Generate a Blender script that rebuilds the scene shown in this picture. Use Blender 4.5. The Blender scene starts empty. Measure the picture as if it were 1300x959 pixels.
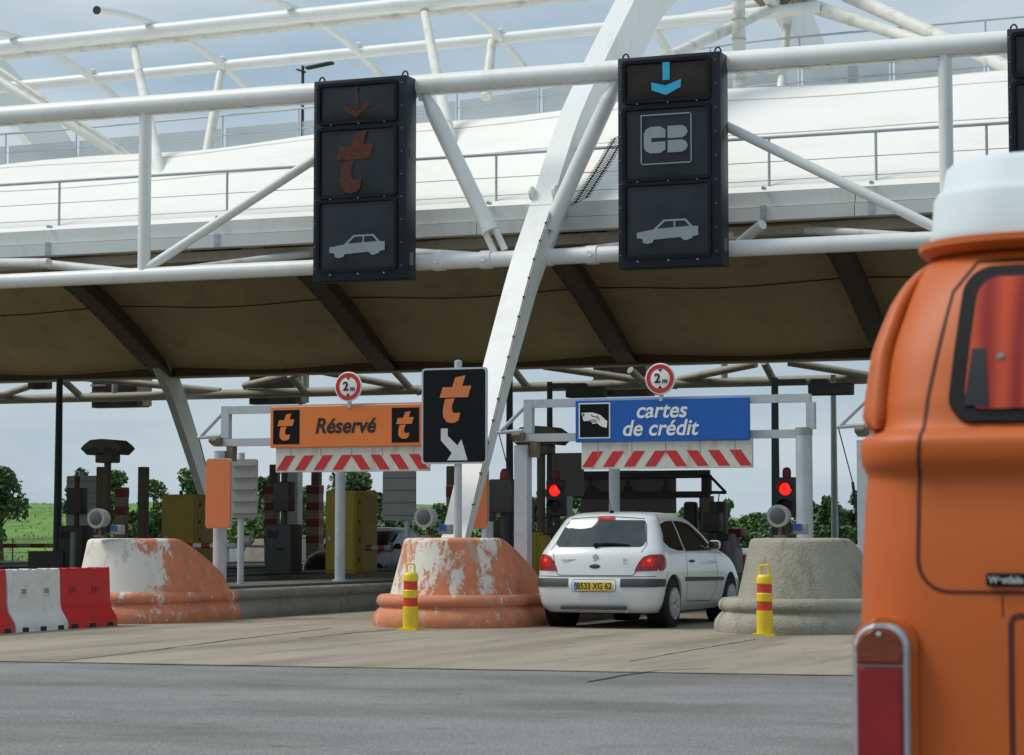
import bpy, bmesh, math, random
from mathutils import Vector, Matrix
from mathutils.bvhtree import BVHTree
C = bpy.context.scene.collection
R = math.radians
# ---------------------------------------------------------------- camera
F = 3100.0; HZ = 245.0; EYE = 1.2
PITCH = math.atan(HZ / F); YAW = math.atan(1233 * math.cos(PITCH) / F)
cd = bpy.data.cameras.new('camera'); cam = bpy.data.objects.new('camera', cd); C.objects.link(cam)
cd.sensor_width = 36; cd.lens = 36 * F / 1300; cd.clip_start = .1; cd.clip_end = 3000
cd.shift_y = -44.5 / 1300
cam.location = (0, 0, EYE); cam.rotation_euler = (R(90) + PITCH, 0, YAW)
cd.dof.use_dof = True; cd.dof.focus_distance = 32; cd.dof.aperture_fstop = 9
S = bpy.context.scene; S.camera = cam
S.view_settings.view_transform = 'Standard'; S.view_settings.look = 'None'
S.view_settings.exposure = 0.0; S.view_settings.gamma = 1
# ---------------------------------------------------------------- world: overcast daylight
SUN_EL, SUN_AZ = 52, -107     # azimuth measured from +Y clockwise (sun behind and left of the camera)
W = bpy.data.worlds.new('World'); S.world = W; W.use_nodes = True
wt = W.node_tree; wt.nodes.clear()
def wn(t): return wt.nodes.new(t)
out = wn('ShaderNodeOutputWorld'); bg = wn('ShaderNodeBackground'); sky = wn('ShaderNodeTexSky')
sky.sky_type = 'NISHITA'; sky.sun_disc = False
sky.sun_elevation = R(SUN_EL); sky.sun_rotation = R(SUN_AZ); sky.air_density = 1.2; sky.dust_density = 2
bg.inputs['Strength'].default_value = .1
co = wn('ShaderNodeTexCoord'); mp = wn('ShaderNodeMapping'); mp.inputs['Scale'].default_value = (2.2, 2.2, 9)
n1 = wn('ShaderNodeTexNoise'); n1.inputs['Scale'].default_value = 1.6; n1.inputs['Detail'].default_value = 5; n1.inputs['Roughness'].default_value = .55
rp = wn('ShaderNodeValToRGB'); e = rp.color_ramp.elements
e[0].position = .36; e[0].color = (3.7, 4.95, 6.05, 1); e[1].position = .66; e[1].color = (6.5, 7.35, 7.9, 1)
mx = wn('ShaderNodeMixRGB'); mx.inputs[0].default_value = .88
L = wt.links.new
L(co.outputs['Generated'], mp.inputs[0]); L(mp.outputs[0], n1.inputs['Vector']); L(n1.outputs['Fac'], rp.inputs[0])
L(sky.outputs[0], mx.inputs[1]); L(rp.outputs[0], mx.inputs[2]); L(mx.outputs[0], bg.inputs['Color']); L(bg.outputs[0], out.inputs[0])
sl = bpy.data.lights.new('sun', 'SUN'); sl.energy = 2.6; sl.angle = R(26); sl.color = (1, .95, .86)
so = bpy.data.objects.new('sun', sl); C.objects.link(so)
az = R(SUN_AZ); el = R(SUN_EL)
sd = Vector((math.sin(az) * math.cos(el), math.cos(az) * math.cos(el), math.sin(el)))
so.rotation_euler = sd.to_track_quat('Z', 'Y').to_euler()

# ---------------------------------------------------------------- measuring helpers (photo point -> place in the scene)
def ray(px, py):
    x = px - 650; v = 435 - py
    fw = F * math.cos(PITCH) - v * math.sin(PITCH); up = F * math.sin(PITCH) + v * math.cos(PITCH)
    s, c = math.sin(YAW), math.cos(YAW)
    return Vector((x * c - fw * s, x * s + fw * c, up))
O = Vector((0, 0, EYE))
def PY(px, py, Y): r = ray(px, py); return O + r * (Y / r.y)
def PX(px, py, X): r = ray(px, py); return O + r * (X / r.x)
def PZ(px, py, z=0): r = ray(px, py); return O + r * ((z - EYE) / r.z)

# ---------------------------------------------------------------- materials
def newmat(name):
    m = bpy.data.materials.new(name); m.use_nodes = True
    nt = m.node_tree; b = nt.nodes['Principled BSDF']; return m, nt, b
def rgba(c): return (c[0], c[1], c[2], 1)
def mat(name, col, rough=.6, metal=0, var=.12, scale=3, dirt=None, dirt_amt=.5, bump=0, bscale=40, stretch=(1, 1, 1), coat=0, grain=0, spec=.5, tracks=None):
    m, nt, b = newmat(name); N = nt.nodes.new; K = nt.links.new
    tc = N('ShaderNodeTexCoord'); ma = N('ShaderNodeMapping'); ma.inputs['Scale'].default_value = stretch
    K(tc.outputs['Object'], ma.inputs[0])
    nz = N('ShaderNodeTexNoise'); nz.inputs['Scale'].default_value = scale; nz.inputs['Detail'].default_value = 7; nz.inputs['Roughness'].default_value = .6
    K(ma.outputs[0], nz.inputs['Vector'])
    r = N('ShaderNodeValToRGB'); r.color_ramp.elements[0].position = .3; r.color_ramp.elements[1].position = .7
    r.color_ramp.elements[0].color = rgba([c * (1 - var) for c in col]); r.color_ramp.elements[1].color = rgba([min(1, c * (1 + var)) for c in col])
    K(nz.outputs['Fac'], r.inputs[0]); last = r.outputs[0]
    if dirt:
        n2 = N('ShaderNodeTexNoise'); n2.inputs['Scale'].default_value = scale * 2.3; n2.inputs['Detail'].default_value = 9; n2.inputs['Roughness'].default_value = .7
        K(ma.outputs[0], n2.inputs['Vector'])
        r2 = N('ShaderNodeValToRGB'); r2.color_ramp.elements[0].position = .52; r2.color_ramp.elements[1].position = .72
        r2.color_ramp.elements[0].color = (0, 0, 0, 1); r2.color_ramp.elements[1].color = (dirt_amt,) * 3 + (1,)
        K(n2.outputs['Fac'], r2.inputs[0])
        mi = N('ShaderNodeMixRGB'); K(r2.outputs[0], mi.inputs[0]); K(last, mi.inputs[1]); mi.inputs[2].default_value = rgba(dirt); last = mi.outputs[0]
    if tracks:
        mt = N('ShaderNodeMapping'); mt.inputs['Scale'].default_value = tracks; K(tc.outputs['Object'], mt.inputs[0])
        n5 = N('ShaderNodeTexNoise'); n5.inputs['Scale'].default_value = 1; n5.inputs['Detail'].default_value = 6; n5.inputs['Roughness'].default_value = .62; K(mt.outputs[0], n5.inputs['Vector'])
        r5 = N('ShaderNodeValToRGB'); r5.color_ramp.elements[0].position = .45; r5.color_ramp.elements[1].position = .68; r5.color_ramp.elements[0].color = (1, 1, 1, 1); r5.color_ramp.elements[1].color = (.62, .6, .58, 1)
        K(n5.outputs['Fac'], r5.inputs[0]); m5 = N('ShaderNodeMixRGB'); m5.blend_type = 'MULTIPLY'; m5.inputs[0].default_value = 1; K(last, m5.inputs[1]); K(r5.outputs[0], m5.inputs[2]); last = m5.outputs[0]
        n6 = N('ShaderNodeTexNoise'); n6.inputs['Scale'].default_value = 3.2; n6.inputs['Detail'].default_value = 4; K(tc.outputs['Object'], n6.inputs['Vector'])
        r6 = N('ShaderNodeValToRGB'); r6.color_ramp.elements[0].position = .66; r6.color_ramp.elements[1].position = .74; r6.color_ramp.elements[0].color = (1, 1, 1, 1); r6.color_ramp.elements[1].color = (.6, .58, .56, 1)
        K(n6.outputs['Fac'], r6.inputs[0]); m6 = N('ShaderNodeMixRGB'); m6.blend_type = 'MULTIPLY'; m6.inputs[0].default_value = 1; K(last, m6.inputs[1]); K(r6.outputs[0], m6.inputs[2]); last = m6.outputs[0]
    if grain:
        n4 = N('ShaderNodeTexNoise'); n4.inputs['Scale'].default_value = 60; n4.inputs['Detail'].default_value = 3
        K(tc.outputs['Object'], n4.inputs['Vector'])
        r4 = N('ShaderNodeValToRGB'); r4.color_ramp.elements[0].position = .35; r4.color_ramp.elements[1].position = .65
        r4.color_ramp.elements[0].color = (1 - grain,) * 3 + (1,); r4.color_ramp.elements[1].color = (1 + grain,) * 3 + (1,)
        K(n4.outputs['Fac'], r4.inputs[0])
        mu = N('ShaderNodeMixRGB'); mu.blend_type = 'MULTIPLY'; mu.inputs[0].default_value = 1
        K(last, mu.inputs[1]); K(r4.outputs[0], mu.inputs[2]); last = mu.outputs[0]
    K(last, b.inputs['Base Color'])
    b.inputs['Roughness'].default_value = rough; b.inputs['Metallic'].default_value = metal; b.inputs['Specular IOR Level'].default_value = spec
    if coat: b.inputs['Coat Weight'].default_value = coat; b.inputs['Coat Roughness'].default_value = .04
    if bump:
        n3 = N('ShaderNodeTexNoise'); n3.inputs['Scale'].default_value = bscale; n3.inputs['Detail'].default_value = 6
        K(tc.outputs['Object'], n3.inputs['Vector'])
        bu = N('ShaderNodeBump'); bu.inputs['Strength'].default_value = bump; bu.inputs['Distance'].default_value = .02
        K(n3.outputs['Fac'], bu.inputs['Height']); K(bu.outputs[0], b.inputs['Normal'])
    return m
def emit(name, col, strength, base=(.1, .1, .1)):
    m, nt, b = newmat(name); b.inputs['Base Color'].default_value = rgba(base); b.inputs['Roughness'].default_value = .2
    b.inputs['Emission Color'].default_value = rgba(col); b.inputs['Emission Strength'].default_value = strength; return m
def worn_paint(name, paint, chips, bare, edge, span, lean=0.5, sc=1.6, xw=.6):
    """peeling paint on concrete; local +Y runs from the worn nose (chips) to the sound rear (paint)"""
    m, nt, b = newmat(name); N = nt.nodes.new; K = nt.links.new
    tc = N('ShaderNodeTexCoord'); ma = N('ShaderNodeMapping'); ma.inputs['Scale'].default_value = (1, 1, .55); K(tc.outputs['Object'], ma.inputs[0])
    big = N('ShaderNodeTexNoise'); big.inputs['Scale'].default_value = sc; big.inputs['Detail'].default_value = 9; big.inputs['Roughness'].default_value = .72
    K(ma.outputs[0], big.inputs['Vector'])
    sep = N('ShaderNodeSeparateXYZ'); K(tc.outputs['Object'], sep.inputs[0])
    mr = N('ShaderNodeMapRange'); mr.inputs[1].default_value = edge; mr.inputs[2].default_value = edge + span
    mr.inputs[3].default_value = -.5 * lean; mr.inputs[4].default_value = .5 * lean
    xm = N('ShaderNodeMath'); xm.operation = 'MULTIPLY_ADD'; xm.inputs[1].default_value = xw; K(sep.outputs['X'], xm.inputs[0]); K(sep.outputs['Y'], xm.inputs[2]); K(xm.outputs[0], mr.inputs[0])
    fi = N('ShaderNodeTexNoise'); fi.inputs['Scale'].default_value = 16; fi.inputs['Detail'].default_value = 8; fi.inputs['Roughness'].default_value = .7; K(ma.outputs[0], fi.inputs['Vector'])
    fm = N('ShaderNodeMath'); fm.operation = 'MULTIPLY_ADD'; fm.inputs[1].default_value = .32; K(fi.outputs['Fac'], fm.inputs[0]); K(mr.outputs[0], fm.inputs[2])
    fs = N('ShaderNodeMath'); fs.operation = 'SUBTRACT'; fs.inputs[1].default_value = .16; K(fm.outputs[0], fs.inputs[0])
    ad = N('ShaderNodeMath'); K(big.outputs['Fac'], ad.inputs[0]); K(fs.outputs[0], ad.inputs[1])
    st = N('ShaderNodeValToRGB'); st.color_ramp.elements[0].position = .475; st.color_ramp.elements[1].position = .525; K(ad.outputs[0], st.inputs[0])
    mi = N('ShaderNodeMixRGB'); K(st.outputs[0], mi.inputs[0]); mi.inputs[1].default_value = rgba(chips)
    pn = N('ShaderNodeTexNoise'); pn.inputs['Scale'].default_value = 5; pn.inputs['Detail'].default_value = 5; K(tc.outputs['Object'], pn.inputs['Vector'])
    pr = N('ShaderNodeValToRGB'); pr.color_ramp.elements[0].position = .3; pr.color_ramp.elements[1].position = .7
    pr.color_ramp.elements[0].color = rgba([c * .86 for c in paint]); pr.color_ramp.elements[1].color = rgba([min(1, c * 1.12) for c in paint])
    K(pn.outputs['Fac'], pr.inputs[0]); K(pr.outputs[0], mi.inputs[2])
    s2 = N('ShaderNodeTexNoise'); s2.inputs['Scale'].default_value = 4.5; s2.inputs['Detail'].default_value = 10; s2.inputs['Roughness'].default_value = .75
    m2 = N('ShaderNodeMapping'); m2.inputs['Scale'].default_value = (1.2, 1.2, .5); m2.inputs['Location'].default_value = (7, 3, 1); K(tc.outputs['Object'], m2.inputs[0]); K(m2.outputs[0], s2.inputs['Vector'])
    r2 = N('ShaderNodeValToRGB'); r2.color_ramp.elements[0].position = .56; r2.color_ramp.elements[1].position = .64
    r2.color_ramp.elements[1].color = (.75, .75, .75, 1); K(s2.outputs['Fac'], r2.inputs[0])
    m3 = N('ShaderNodeMixRGB'); K(r2.outputs[0], m3.inputs[0]); K(mi.outputs[0], m3.inputs[1]); m3.inputs[2].default_value = rgba(bare)
    K(m3.outputs[0], b.inputs['Base Color']); b.inputs['Roughness'].default_value = .75
    bu = N('ShaderNodeBump'); bu.inputs['Strength'].default_value = .35; bu.inputs['Distance'].default_value = .01
    K(st.outputs[0], bu.inputs['Height']); K(bu.outputs[0], b.inputs['Normal'])
    return m
M = {}
M['steel_white'] = mat('painted_white_steel', (.76, .78, .77), .4, 0, .04, .8, (.3, .27, .2), .22, stretch=(1, 1, .4))
M['steel_white2'] = mat('weathered_white_steel', (.66, .66, .62), .5, 0, .06, 1.2, (.16, .12, .07), .5)
M['steel_grey'] = mat('grey_painted_steel', (.42, .46, .5), .5, 0, .06, 2, (.2, .15, .1), .35)
M['galv'] = mat('galvanised_steel', (.45, .49, .52), .45, .3, .1, 4)
M['steel_brown'] = mat('rib_brown_steel', (.1, .085, .06), .6, 0, .15, 2)
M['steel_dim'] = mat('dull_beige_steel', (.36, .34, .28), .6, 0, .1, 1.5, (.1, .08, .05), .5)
M['dark_green'] = mat('dark_lamp_post_paint', (.03, .045, .048), .5)
M['black'] = mat('black_enamel', (.012, .015, .02), .35, 0, .2, 5, spec=.25)
M['box'] = mat('signal_housing', (.011, .017, .026), .42, 0, .2, 4, (.02, .02, .02), .3, spec=.3)
M['boxframe'] = mat('signal_bezel', (.005, .007, .01), .4, spec=.2)
M['pane'] = mat('signal_pane', (.018, .023, .028), .3, 0, .3, 2, spec=.3)
M['pane_warm'] = mat('signal_pane_warm', (.022, .018, .014), .3, 0, .4, 2.5, spec=.25)
M['sym_grey'] = mat('unlit_grey_symbol', (.24, .28, .3), .5, 0, .08)
M['sym_orange'] = mat('unlit_orange_symbol', (.085, .03, .018), .5, 0, .3, 14, spec=.2)
M['sym_blue'] = emit('lit_blue_arrow', (.02, .36, .62), .25, (.02, .2, .36))
M['membrane'] = mat('white_roof_membrane', (.83, .82, .78), .55, 0, .025, .35, (.45, .4, .3), .2, stretch=(.6, 1, 1.5))
M['liner'] = mat('tan_underside_membrane', (.68, .54, .3), .7, 0, .12, .5, (.15, .11, .05), .3)
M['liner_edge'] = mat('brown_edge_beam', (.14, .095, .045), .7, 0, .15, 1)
M['seam'] = mat('membrane_seam', (.09, .07, .035), .7)
M['seam_light'] = mat('membrane_weld', (.62, .6, .55), .6)
M['fascia'] = mat('pale_grey_fascia', (.7, .72, .7), .5, 0, .06, .6, (.28, .25, .18), .35, stretch=(1, 1, .2))
M['panel_haze'] = mat('translucent_rail_panel', (.5, .55, .57), .35, 0, .05)
M['concrete'] = mat('pale_concrete', (.31, .295, .24), .85, 0, .22, 1.3, (.12, .115, .09), .85, .6, 30, stretch=(1, 1, .45), grain=.14)
M['kerb'] = mat('kerb_concrete', (.22, .22, .185), .85, 0, .18, 1.6, (.07, .07, .06), .6, .5, 30, grain=.1)
M['deck'] = mat('island_deck', (.1, .1, .095), .9, 0, .2, 1.2, grain=.1)
OR = (.56, .2, .1)
M['worn'] = worn_paint('peeling_orange_paint', OR, (.66, .64, .58), (.4, .36, .29), .25, 1.1, .34, 2.4)
M['worn2'] = worn_paint('flaking_orange_paint', OR, (.66, .64, .58), (.4, .36, .29), -.35, 1.7, .2, 2.2)
M['wornp'] = worn_paint('chipped_orange_plinth_paint', OR, (.6, .57, .5), (.4, .36, .3), -.6, .3, .26, 3.2)
M['wornp2'] = worn_paint('chipped_orange_kerb_paint', OR, (.6, .57, .5), (.4, .36, .3), -.6, .3, .22, 4)
M['orange'] = mat('orange_sign_sheet', (.68, .18, .03), .45, 0, .04, 3, (.4, .12, .04), .25)
M['orange2'] = mat('orange_plain_sheet', (.6, .17, .055), .5, 0, .03, 3)
M['blue'] = mat('blue_sign_sheet', (.002, .09, .4), .4, 0, .04, 3)
M['signblack'] = mat('black_sign_sheet', (.006, .007, .009), .45, spec=.15)
M['white'] = mat('white_sign_sheet', (.74, .75, .72), .45, 0, .04, 3)
M['white_dirty'] = mat('dirty_white_board', (.56, .56, .51), .6, 0, .06, 2, (.22, .12, .06), .5, stretch=(1, 1, .3))
M['arrowgrey'] = mat('arrow_grey_sheet', (.55, .57, .56), .5)
M['red'] = mat('red_sign_sheet', (.5, .02, .022), .45, 0, .05, 4)
M['red_plastic'] = mat('red_barrier_plastic', (.52, .012, .014), .4, 0, .08, 2.5, (.3, .05, .04), .3)
M['white_plastic'] = mat('white_barrier_plastic', (.66, .66, .62), .45, 0, .06, 2.5, (.3, .27, .2), .45)
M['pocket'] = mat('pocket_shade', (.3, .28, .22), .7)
M['yellow'] = mat('yellow_bollard_plastic', (.78, .56, .02), .4, 0, .05, 5, (.4, .28, .05), .3)
M['yred'] = mat('bollard_red_band', (.62, .04, .015), .45, 0, .06, 5)
M['yellow_box'] = mat('mustard_cabinet_paint', (.38, .28, .025), .55, 0, .1, 1.5, (.12, .1, .03), .4)
M['signback'] = mat('grey_sign_back', (.27, .275, .26), .6, 0, .07, 2)
M['darkback'] = mat('dark_panel_back', (.2, .19, .165), .7, 0, .1, 1.5)
M['machine'] = mat('dark_toll_machine', (.048, .046, .04), .6, 0, .2, 2)
M['camgrey'] = mat('camera_housing_grey', (.13, .125, .1), .7, 0, .15, 3)
M['brownpost'] = mat('brown_timber_post', (.16, .13, .09), .8, 0, .2, 3)
M['beigeband'] = mat('faded_beige_band', (.28, .24, .18), .7)
M['darkred'] = mat('faded_red_band', (.2, .02, .02), .6)
M['lens'] = mat('lamp_lens', (.07, .08, .085), .35, 0, .1, 6)
M['redlamp'] = emit('red_signal_light', (1, .015, .01), 1.6, (.3, .01, .01))
M['bluebox'] = mat('blue_box', (.02, .1, .4), .5)
# ground
M['apron'] = mat('apron_concrete', (.31, .275, .21), .9, 0, .14, .55, (.13, .12, .1), .4, .5, 60, stretch=(1, .35, 1), grain=.2, tracks=(1.3, .13, 1))
M['asphalt'] = mat('old_grey_asphalt', (.215, .212, .208), .9, 0, .12, .5, (.1, .1, .1), .4, .7, 70, grain=.38, tracks=(.25, .5, 1))
M['crack'] = mat('tar_crack', (.035, .035, .032), .8)
M['grass'] = mat('grass_field', (.11, .22, .03), .9, 0, .4, .35, (.09, .12, .03), .5, .8, 8)
M['blade'] = mat('grass_blade', (.12, .22, .035), .8, 0, .3, 1)
M['bark'] = mat('bark', (.07, .055, .04), .9)
# vehicles
M['paint_white'] = mat('white_car_paint', (.66, .68, .69), .3, 0, .015, 1, coat=.7)
M['paint_black'] = mat('black_car_paint', (.008, .009, .012), .35, 0, .1, 1, coat=.15, spec=.3)
M['paint_orange'] = mat('orange_van_paint', (.49, .1, .011), .52, 0, .05, 1.2, (.4, .1, .02), .3, spec=.4)
M['poptop'] = mat('white_fibreglass', (.6, .67, .7), .6, 0, .03, 1.5)
M['glass'] = mat('tinted_car_glass', (.028, .036, .036), .06, 0, .3, 1.5, coat=.6)
M['glass_dark'] = mat('dark_side_glass', (.008, .011, .011), .05, 0, .2, 2)
M['rubber'] = mat('black_rubber', (.008, .008, .009), .7, spec=.2)
M['trim'] = mat('charcoal_bumper_trim', (.045, .048, .052), .55)
M['gap'] = mat('panel_gap', (.02, .018, .018), .7)
M['gap_van'] = mat('van_panel_gap', (.07, .01, .005), .7)
M['tyre'] = mat('tyre_rubber', (.014, .014, .014), .85)
M['alloy'] = mat('silver_wheel_trim', (.5, .52, .54), .35, .5)
M['chrome'] = mat('chrome', (.7, .72, .73), .15, 1)
M['brake'] = emit('lit_tail_lens', (.8, .01, .01), .18, (.35, .008, .008))
M['bulb'] = emit('lit_brake_bulb', (1, .05, .02), .75, (.5, .02, .01))
M['tail_red'] = mat('red_lens', (.27, .004, .005), .3, 0, .2, 12, coat=.25, bump=.1, bscale=130)
M['amber'] = mat('amber_lens', (.2, .034, .006), .3, 0, .2, 12, coat=.2, bump=.12, bscale=130)
M['plate_y'] = mat('yellow_number_plate', (.72, .47, .03), .45)
M['plate_w'] = mat('white_number_plate', (.7, .7, .68), .45)
M['eublue'] = mat('plate_blue_band', (.03, .16, .5), .45)
M['ink'] = mat('black_lettering', (.01, .01, .012), .5)
def curtain_mat():
    m, nt, b = newmat('orange_curtain'); N = nt.nodes.new; K = nt.links.new
    tc = N('ShaderNodeTexCoord'); w = N('ShaderNodeTexWave'); w.bands_direction = 'X'; w.inputs['Scale'].default_value = 4.5; w.inputs['Distortion'].default_value = 2.2; w.inputs['Detail Scale'].default_value = .8
    ma = N('ShaderNodeMapping'); ma.inputs['Scale'].default_value = (1, 1, .35); K(tc.outputs['Object'], ma.inputs[0]); K(ma.outputs[0], w.inputs['Vector'])
    r = N('ShaderNodeValToRGB'); r.color_ramp.elements[0].color = (.42, .015, .008, 1); r.color_ramp.elements[1].color = (.85, .1, .02, 1); K(w.outputs['Fac'], r.inputs[0])  # shading of the folds painted into the colour as dark and light waves
    K(r.outputs[0], b.inputs['Base Color']); b.inputs['Roughness'].default_value = .9; return m
M['curtain'] = curtain_mat()
def clear_mat():
    m = bpy.data.materials.new('clear_window_glass'); m.use_nodes = True; nt = m.node_tree; nt.nodes.clear(); N = nt.nodes.new
    o = N('ShaderNodeOutputMaterial'); t = N('ShaderNodeBsdfTransparent'); t.inputs[0].default_value = (.75, .76, .76, 1); g = N('ShaderNodeBsdfGlossy'); g.inputs['Roughness'].default_value = .1
    x = N('ShaderNodeMixShader'); x.inputs[0].default_value = .035; nt.links.new(t.outputs[0], x.inputs[1]); nt.links.new(g.outputs[0], x.inputs[2]); nt.links.new(x.outputs[0], o.inputs[0]); return m
M['clear'] = clear_mat()
def haze_panel():
    m = bpy.data.materials.new('milky_rail_panel'); m.use_nodes = True; nt = m.node_tree; nt.nodes.clear(); N = nt.nodes.new
    o = N('ShaderNodeOutputMaterial'); t = N('ShaderNodeBsdfTransparent'); d = N('ShaderNodeBsdfDiffuse'); d.inputs[0].default_value = (.55, .6, .62, 1)
    x = N('ShaderNodeMixShader'); x.inputs[0].default_value = .55; nt.links.new(t.outputs[0], x.inputs[1]); nt.links.new(d.outputs[0], x.inputs[2]); nt.links.new(x.outputs[0], o.inputs[0]); return m
M['milky'] = haze_panel()
def leaf_mat(name, c1, c2):
    m, nt, b = newmat(name); N = nt.nodes.new; K = nt.links.new
    g = N('ShaderNodeNewGeometry'); r = N('ShaderNodeValToRGB'); r.color_ramp.elements[0].color = rgba(c1); r.color_ramp.elements[1].color = rgba(c2)
    K(g.outputs['Random Per Island'], r.inputs[0]); K(r.outputs[0], b.inputs['Base Color']); b.inputs['Roughness'].default_value = .7
    return m
M['leaf_dark'] = leaf_mat('dark_leaves', (.022, .052, .014), (.07, .13, .035))
M['leaf_mid'] = leaf_mat('mid_leaves', (.04, .09, .022), (.1, .18, .045))
M['leaf_pale'] = leaf_mat('pale_leaves', (.06, .12, .03), (.13, .2, .06))

# ---------------------------------------------------------------- mesh helpers
def B(): return bmesh.new()
def box(bm, c, s, rot=None, taper=1):
    x, y, z = s[0] / 2, s[1] / 2, s[2] / 2; vs = []
    for k in (-1, 1):
        t = taper if k > 0 else 1
        for i, j in ((-1, -1), (1, -1), (1, 1), (-1, 1)):
            p = Vector((i * x * t, j * y * t, k * z))
            if rot is not None: p = rot @ p
            vs.append(bm.verts.new(p + Vector(c)))
    for f in ((3, 2, 1, 0), (4, 5, 6, 7), (0, 1, 5, 4), (1, 2, 6, 5), (2, 3, 7, 6), (3, 0, 4, 7)): bm.faces.new([vs[i] for i in f])
def rbox(bm, c, s, r=.02, seg=2, rot=None):
    b = B(); box(b, (0, 0, 0), s); bmesh.ops.bevel(b, geom=b.edges[:], offset=r, segments=seg, affect='EDGES', profile=.5)
    mt = Matrix.Translation(Vector(c)) @ (rot.to_4x4() if rot is not None else Matrix.Identity(4)); b.transform(mt); merge(bm, b)
def merge(bm, b):
    me = bpy.data.meshes.new('tmp'); b.to_mesh(me); b.free(); bm.from_mesh(me); bpy.data.meshes.remove(me)
def ring_pts(p, t, r, n, up=None):
    t = t.normalized(); u = (up or Vector((0, 0, 1)))
    if abs(t.dot(u)) > .95: u = Vector((0, 1, 0))
    a = t.cross(u).normalized(); b = a.cross(t)
    return [p + (a * math.cos(2 * math.pi * k / n) + b * math.sin(2 * math.pi * k / n)) * r for k in range(n)]
def skin(bm, rings, cap=True, closed=True):
    vr = [[bm.verts.new(p) for p in r] for r in rings]; n = len(vr[0])
    for a, b in zip(vr, vr[1:]):
        for k in range(n if closed else n - 1):
            q = (k + 1) % n; bm.faces.new((a[k], a[q], b[q], b[k]))
    if cap: bm.faces.new(vr[0][::-1]); bm.faces.new(vr[-1])
    return vr
def tube(bm, p1, p2, r, r2=None, n=14):
    p1, p2 = Vector(p1), Vector(p2); t = p2 - p1
    skin(bm, [ring_pts(p1, t, r, n), ring_pts(p2, t, r if r2 is None else r2, n)])
def ptube(bm, pts, r, n=10):
    pts = [Vector(p) for p in pts]; rings = []
    for i, p in enumerate(pts):
        t = pts[min(i + 1, len(pts) - 1)] - pts[max(i - 1, 0)]; rings.append(ring_pts(p, t, r if not isinstance(r, (list, tuple)) else r[i], n, Vector((.13, .05, 1))))
    skin(bm, rings)
def lathe(bm, prof, c=(0, 0, 0), n=24, axis='Z'):
    rings = []
    for r, h in prof:
        rg = []
        for k in range(n):
            a = 2 * math.pi * k / n; x, y = r * math.cos(a), r * math.sin(a)
            p = Vector((x, y, h)) if axis == 'Z' else (Vector((x, h, y)) if axis == 'Y' else Vector((h, x, y)))
            rg.append(p + Vector(c))
        rings.append(rg)
    skin(bm, rings)
def prism(bm, pts, o, r, u, nrm, d0, d1):
    """polygon pts (x,y) in the frame o,r,u extruded from d0 to d1 along nrm"""
    o, r, u, nrm = Vector(o), Vector(r), Vector(u), Vector(nrm)
    a = [bm.verts.new(o + r * x + u * y + nrm * d0) for x, y in pts]; b = [bm.verts.new(o + r * x + u * y + nrm * d1) for x, y in pts]
    n = len(pts); bm.faces.new(a); bm.faces.new(b[::-1])
    for k in range(n): q = (k + 1) % n; bm.faces.new((a[k], b[k], b[q], a[q]))
FR = ((1, 0, 0), (0, 0, 1), (0, -1, 0))      # right, up, normal of a thing that faces the oncoming traffic
def circ(cx, cy, r, n=20, sx=1): return [(cx + r * sx * math.cos(2 * math.pi * k / n), cy + r * math.sin(2 * math.pi * k / n)) for k in range(n)]
def rrect(x0, y0, x1, y1, r, n=5):
    p = []
    for cx, cy, a in ((x1 - r, y1 - r, 0), (x0 + r, y1 - r, 90), (x0 + r, y0 + r, 180), (x1 - r, y0 + r, 270)):
        for k in range(n + 1): t = R(a + 90 * k / n); p.append((cx + r * math.cos(t), cy + r * math.sin(t)))
    return p
def text_bm(s, size, shear=0, bold=0, depth=.002, align='CENTER', sx=1):
    """lettering as a mesh in the local XY plane"""
    cu = bpy.data.curves.new('lettering', 'FONT'); cu.body = s; cu.size = size; cu.shear = shear; cu.offset = bold; cu.extrude = depth
    cu.align_x = align; cu.align_y = 'CENTER'; ob = bpy.data.objects.new('lettering', cu); C.objects.link(ob)
    dg = bpy.context.evaluated_depsgraph_get(); me = bpy.data.meshes.new_from_object(ob.evaluated_get(dg))
    b = B(); b.from_mesh(me); bpy.data.objects.remove(ob); bpy.data.curves.remove(cu); bpy.data.meshes.remove(me)
    b.transform(Matrix.Scale(sx, 4, Vector((1, 0, 0)))); return b
def place_text(b, o, r=(1, 0, 0), u=(0, 0, 1), nrm=(0, -1, 0)):
    r, u, nrm = Vector(r), Vector(u), Vector(nrm)
    m = Matrix(((r.x, u.x, nrm.x, o[0]), (r.y, u.y, nrm.y, o[1]), (r.z, u.z, nrm.z, o[2]), (0, 0, 0, 1))); b.transform(m); return b
def smooth(bm, ang=35):
    bm.normal_update()
    for f in bm.faces: f.smooth = True
    for ed in bm.edges:
        if len(ed.link_faces) == 2 and ed.calc_face_angle(0) > R(ang): ed.smooth = False
WM = {}
def thing(name, label, cat, loc=(0, 0, 0), rz=0, group=None):
    o = bpy.data.objects.new(name, None); C.objects.link(o); o.empty_display_size = .2
    o.location = loc; o.rotation_euler = (0, 0, rz); o['label'] = label; o['category'] = cat
    if group: o['group'] = group
    WM[o] = Matrix.Translation(Vector(loc)) @ Matrix.Rotation(rz, 4, 'Z'); return o
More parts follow.
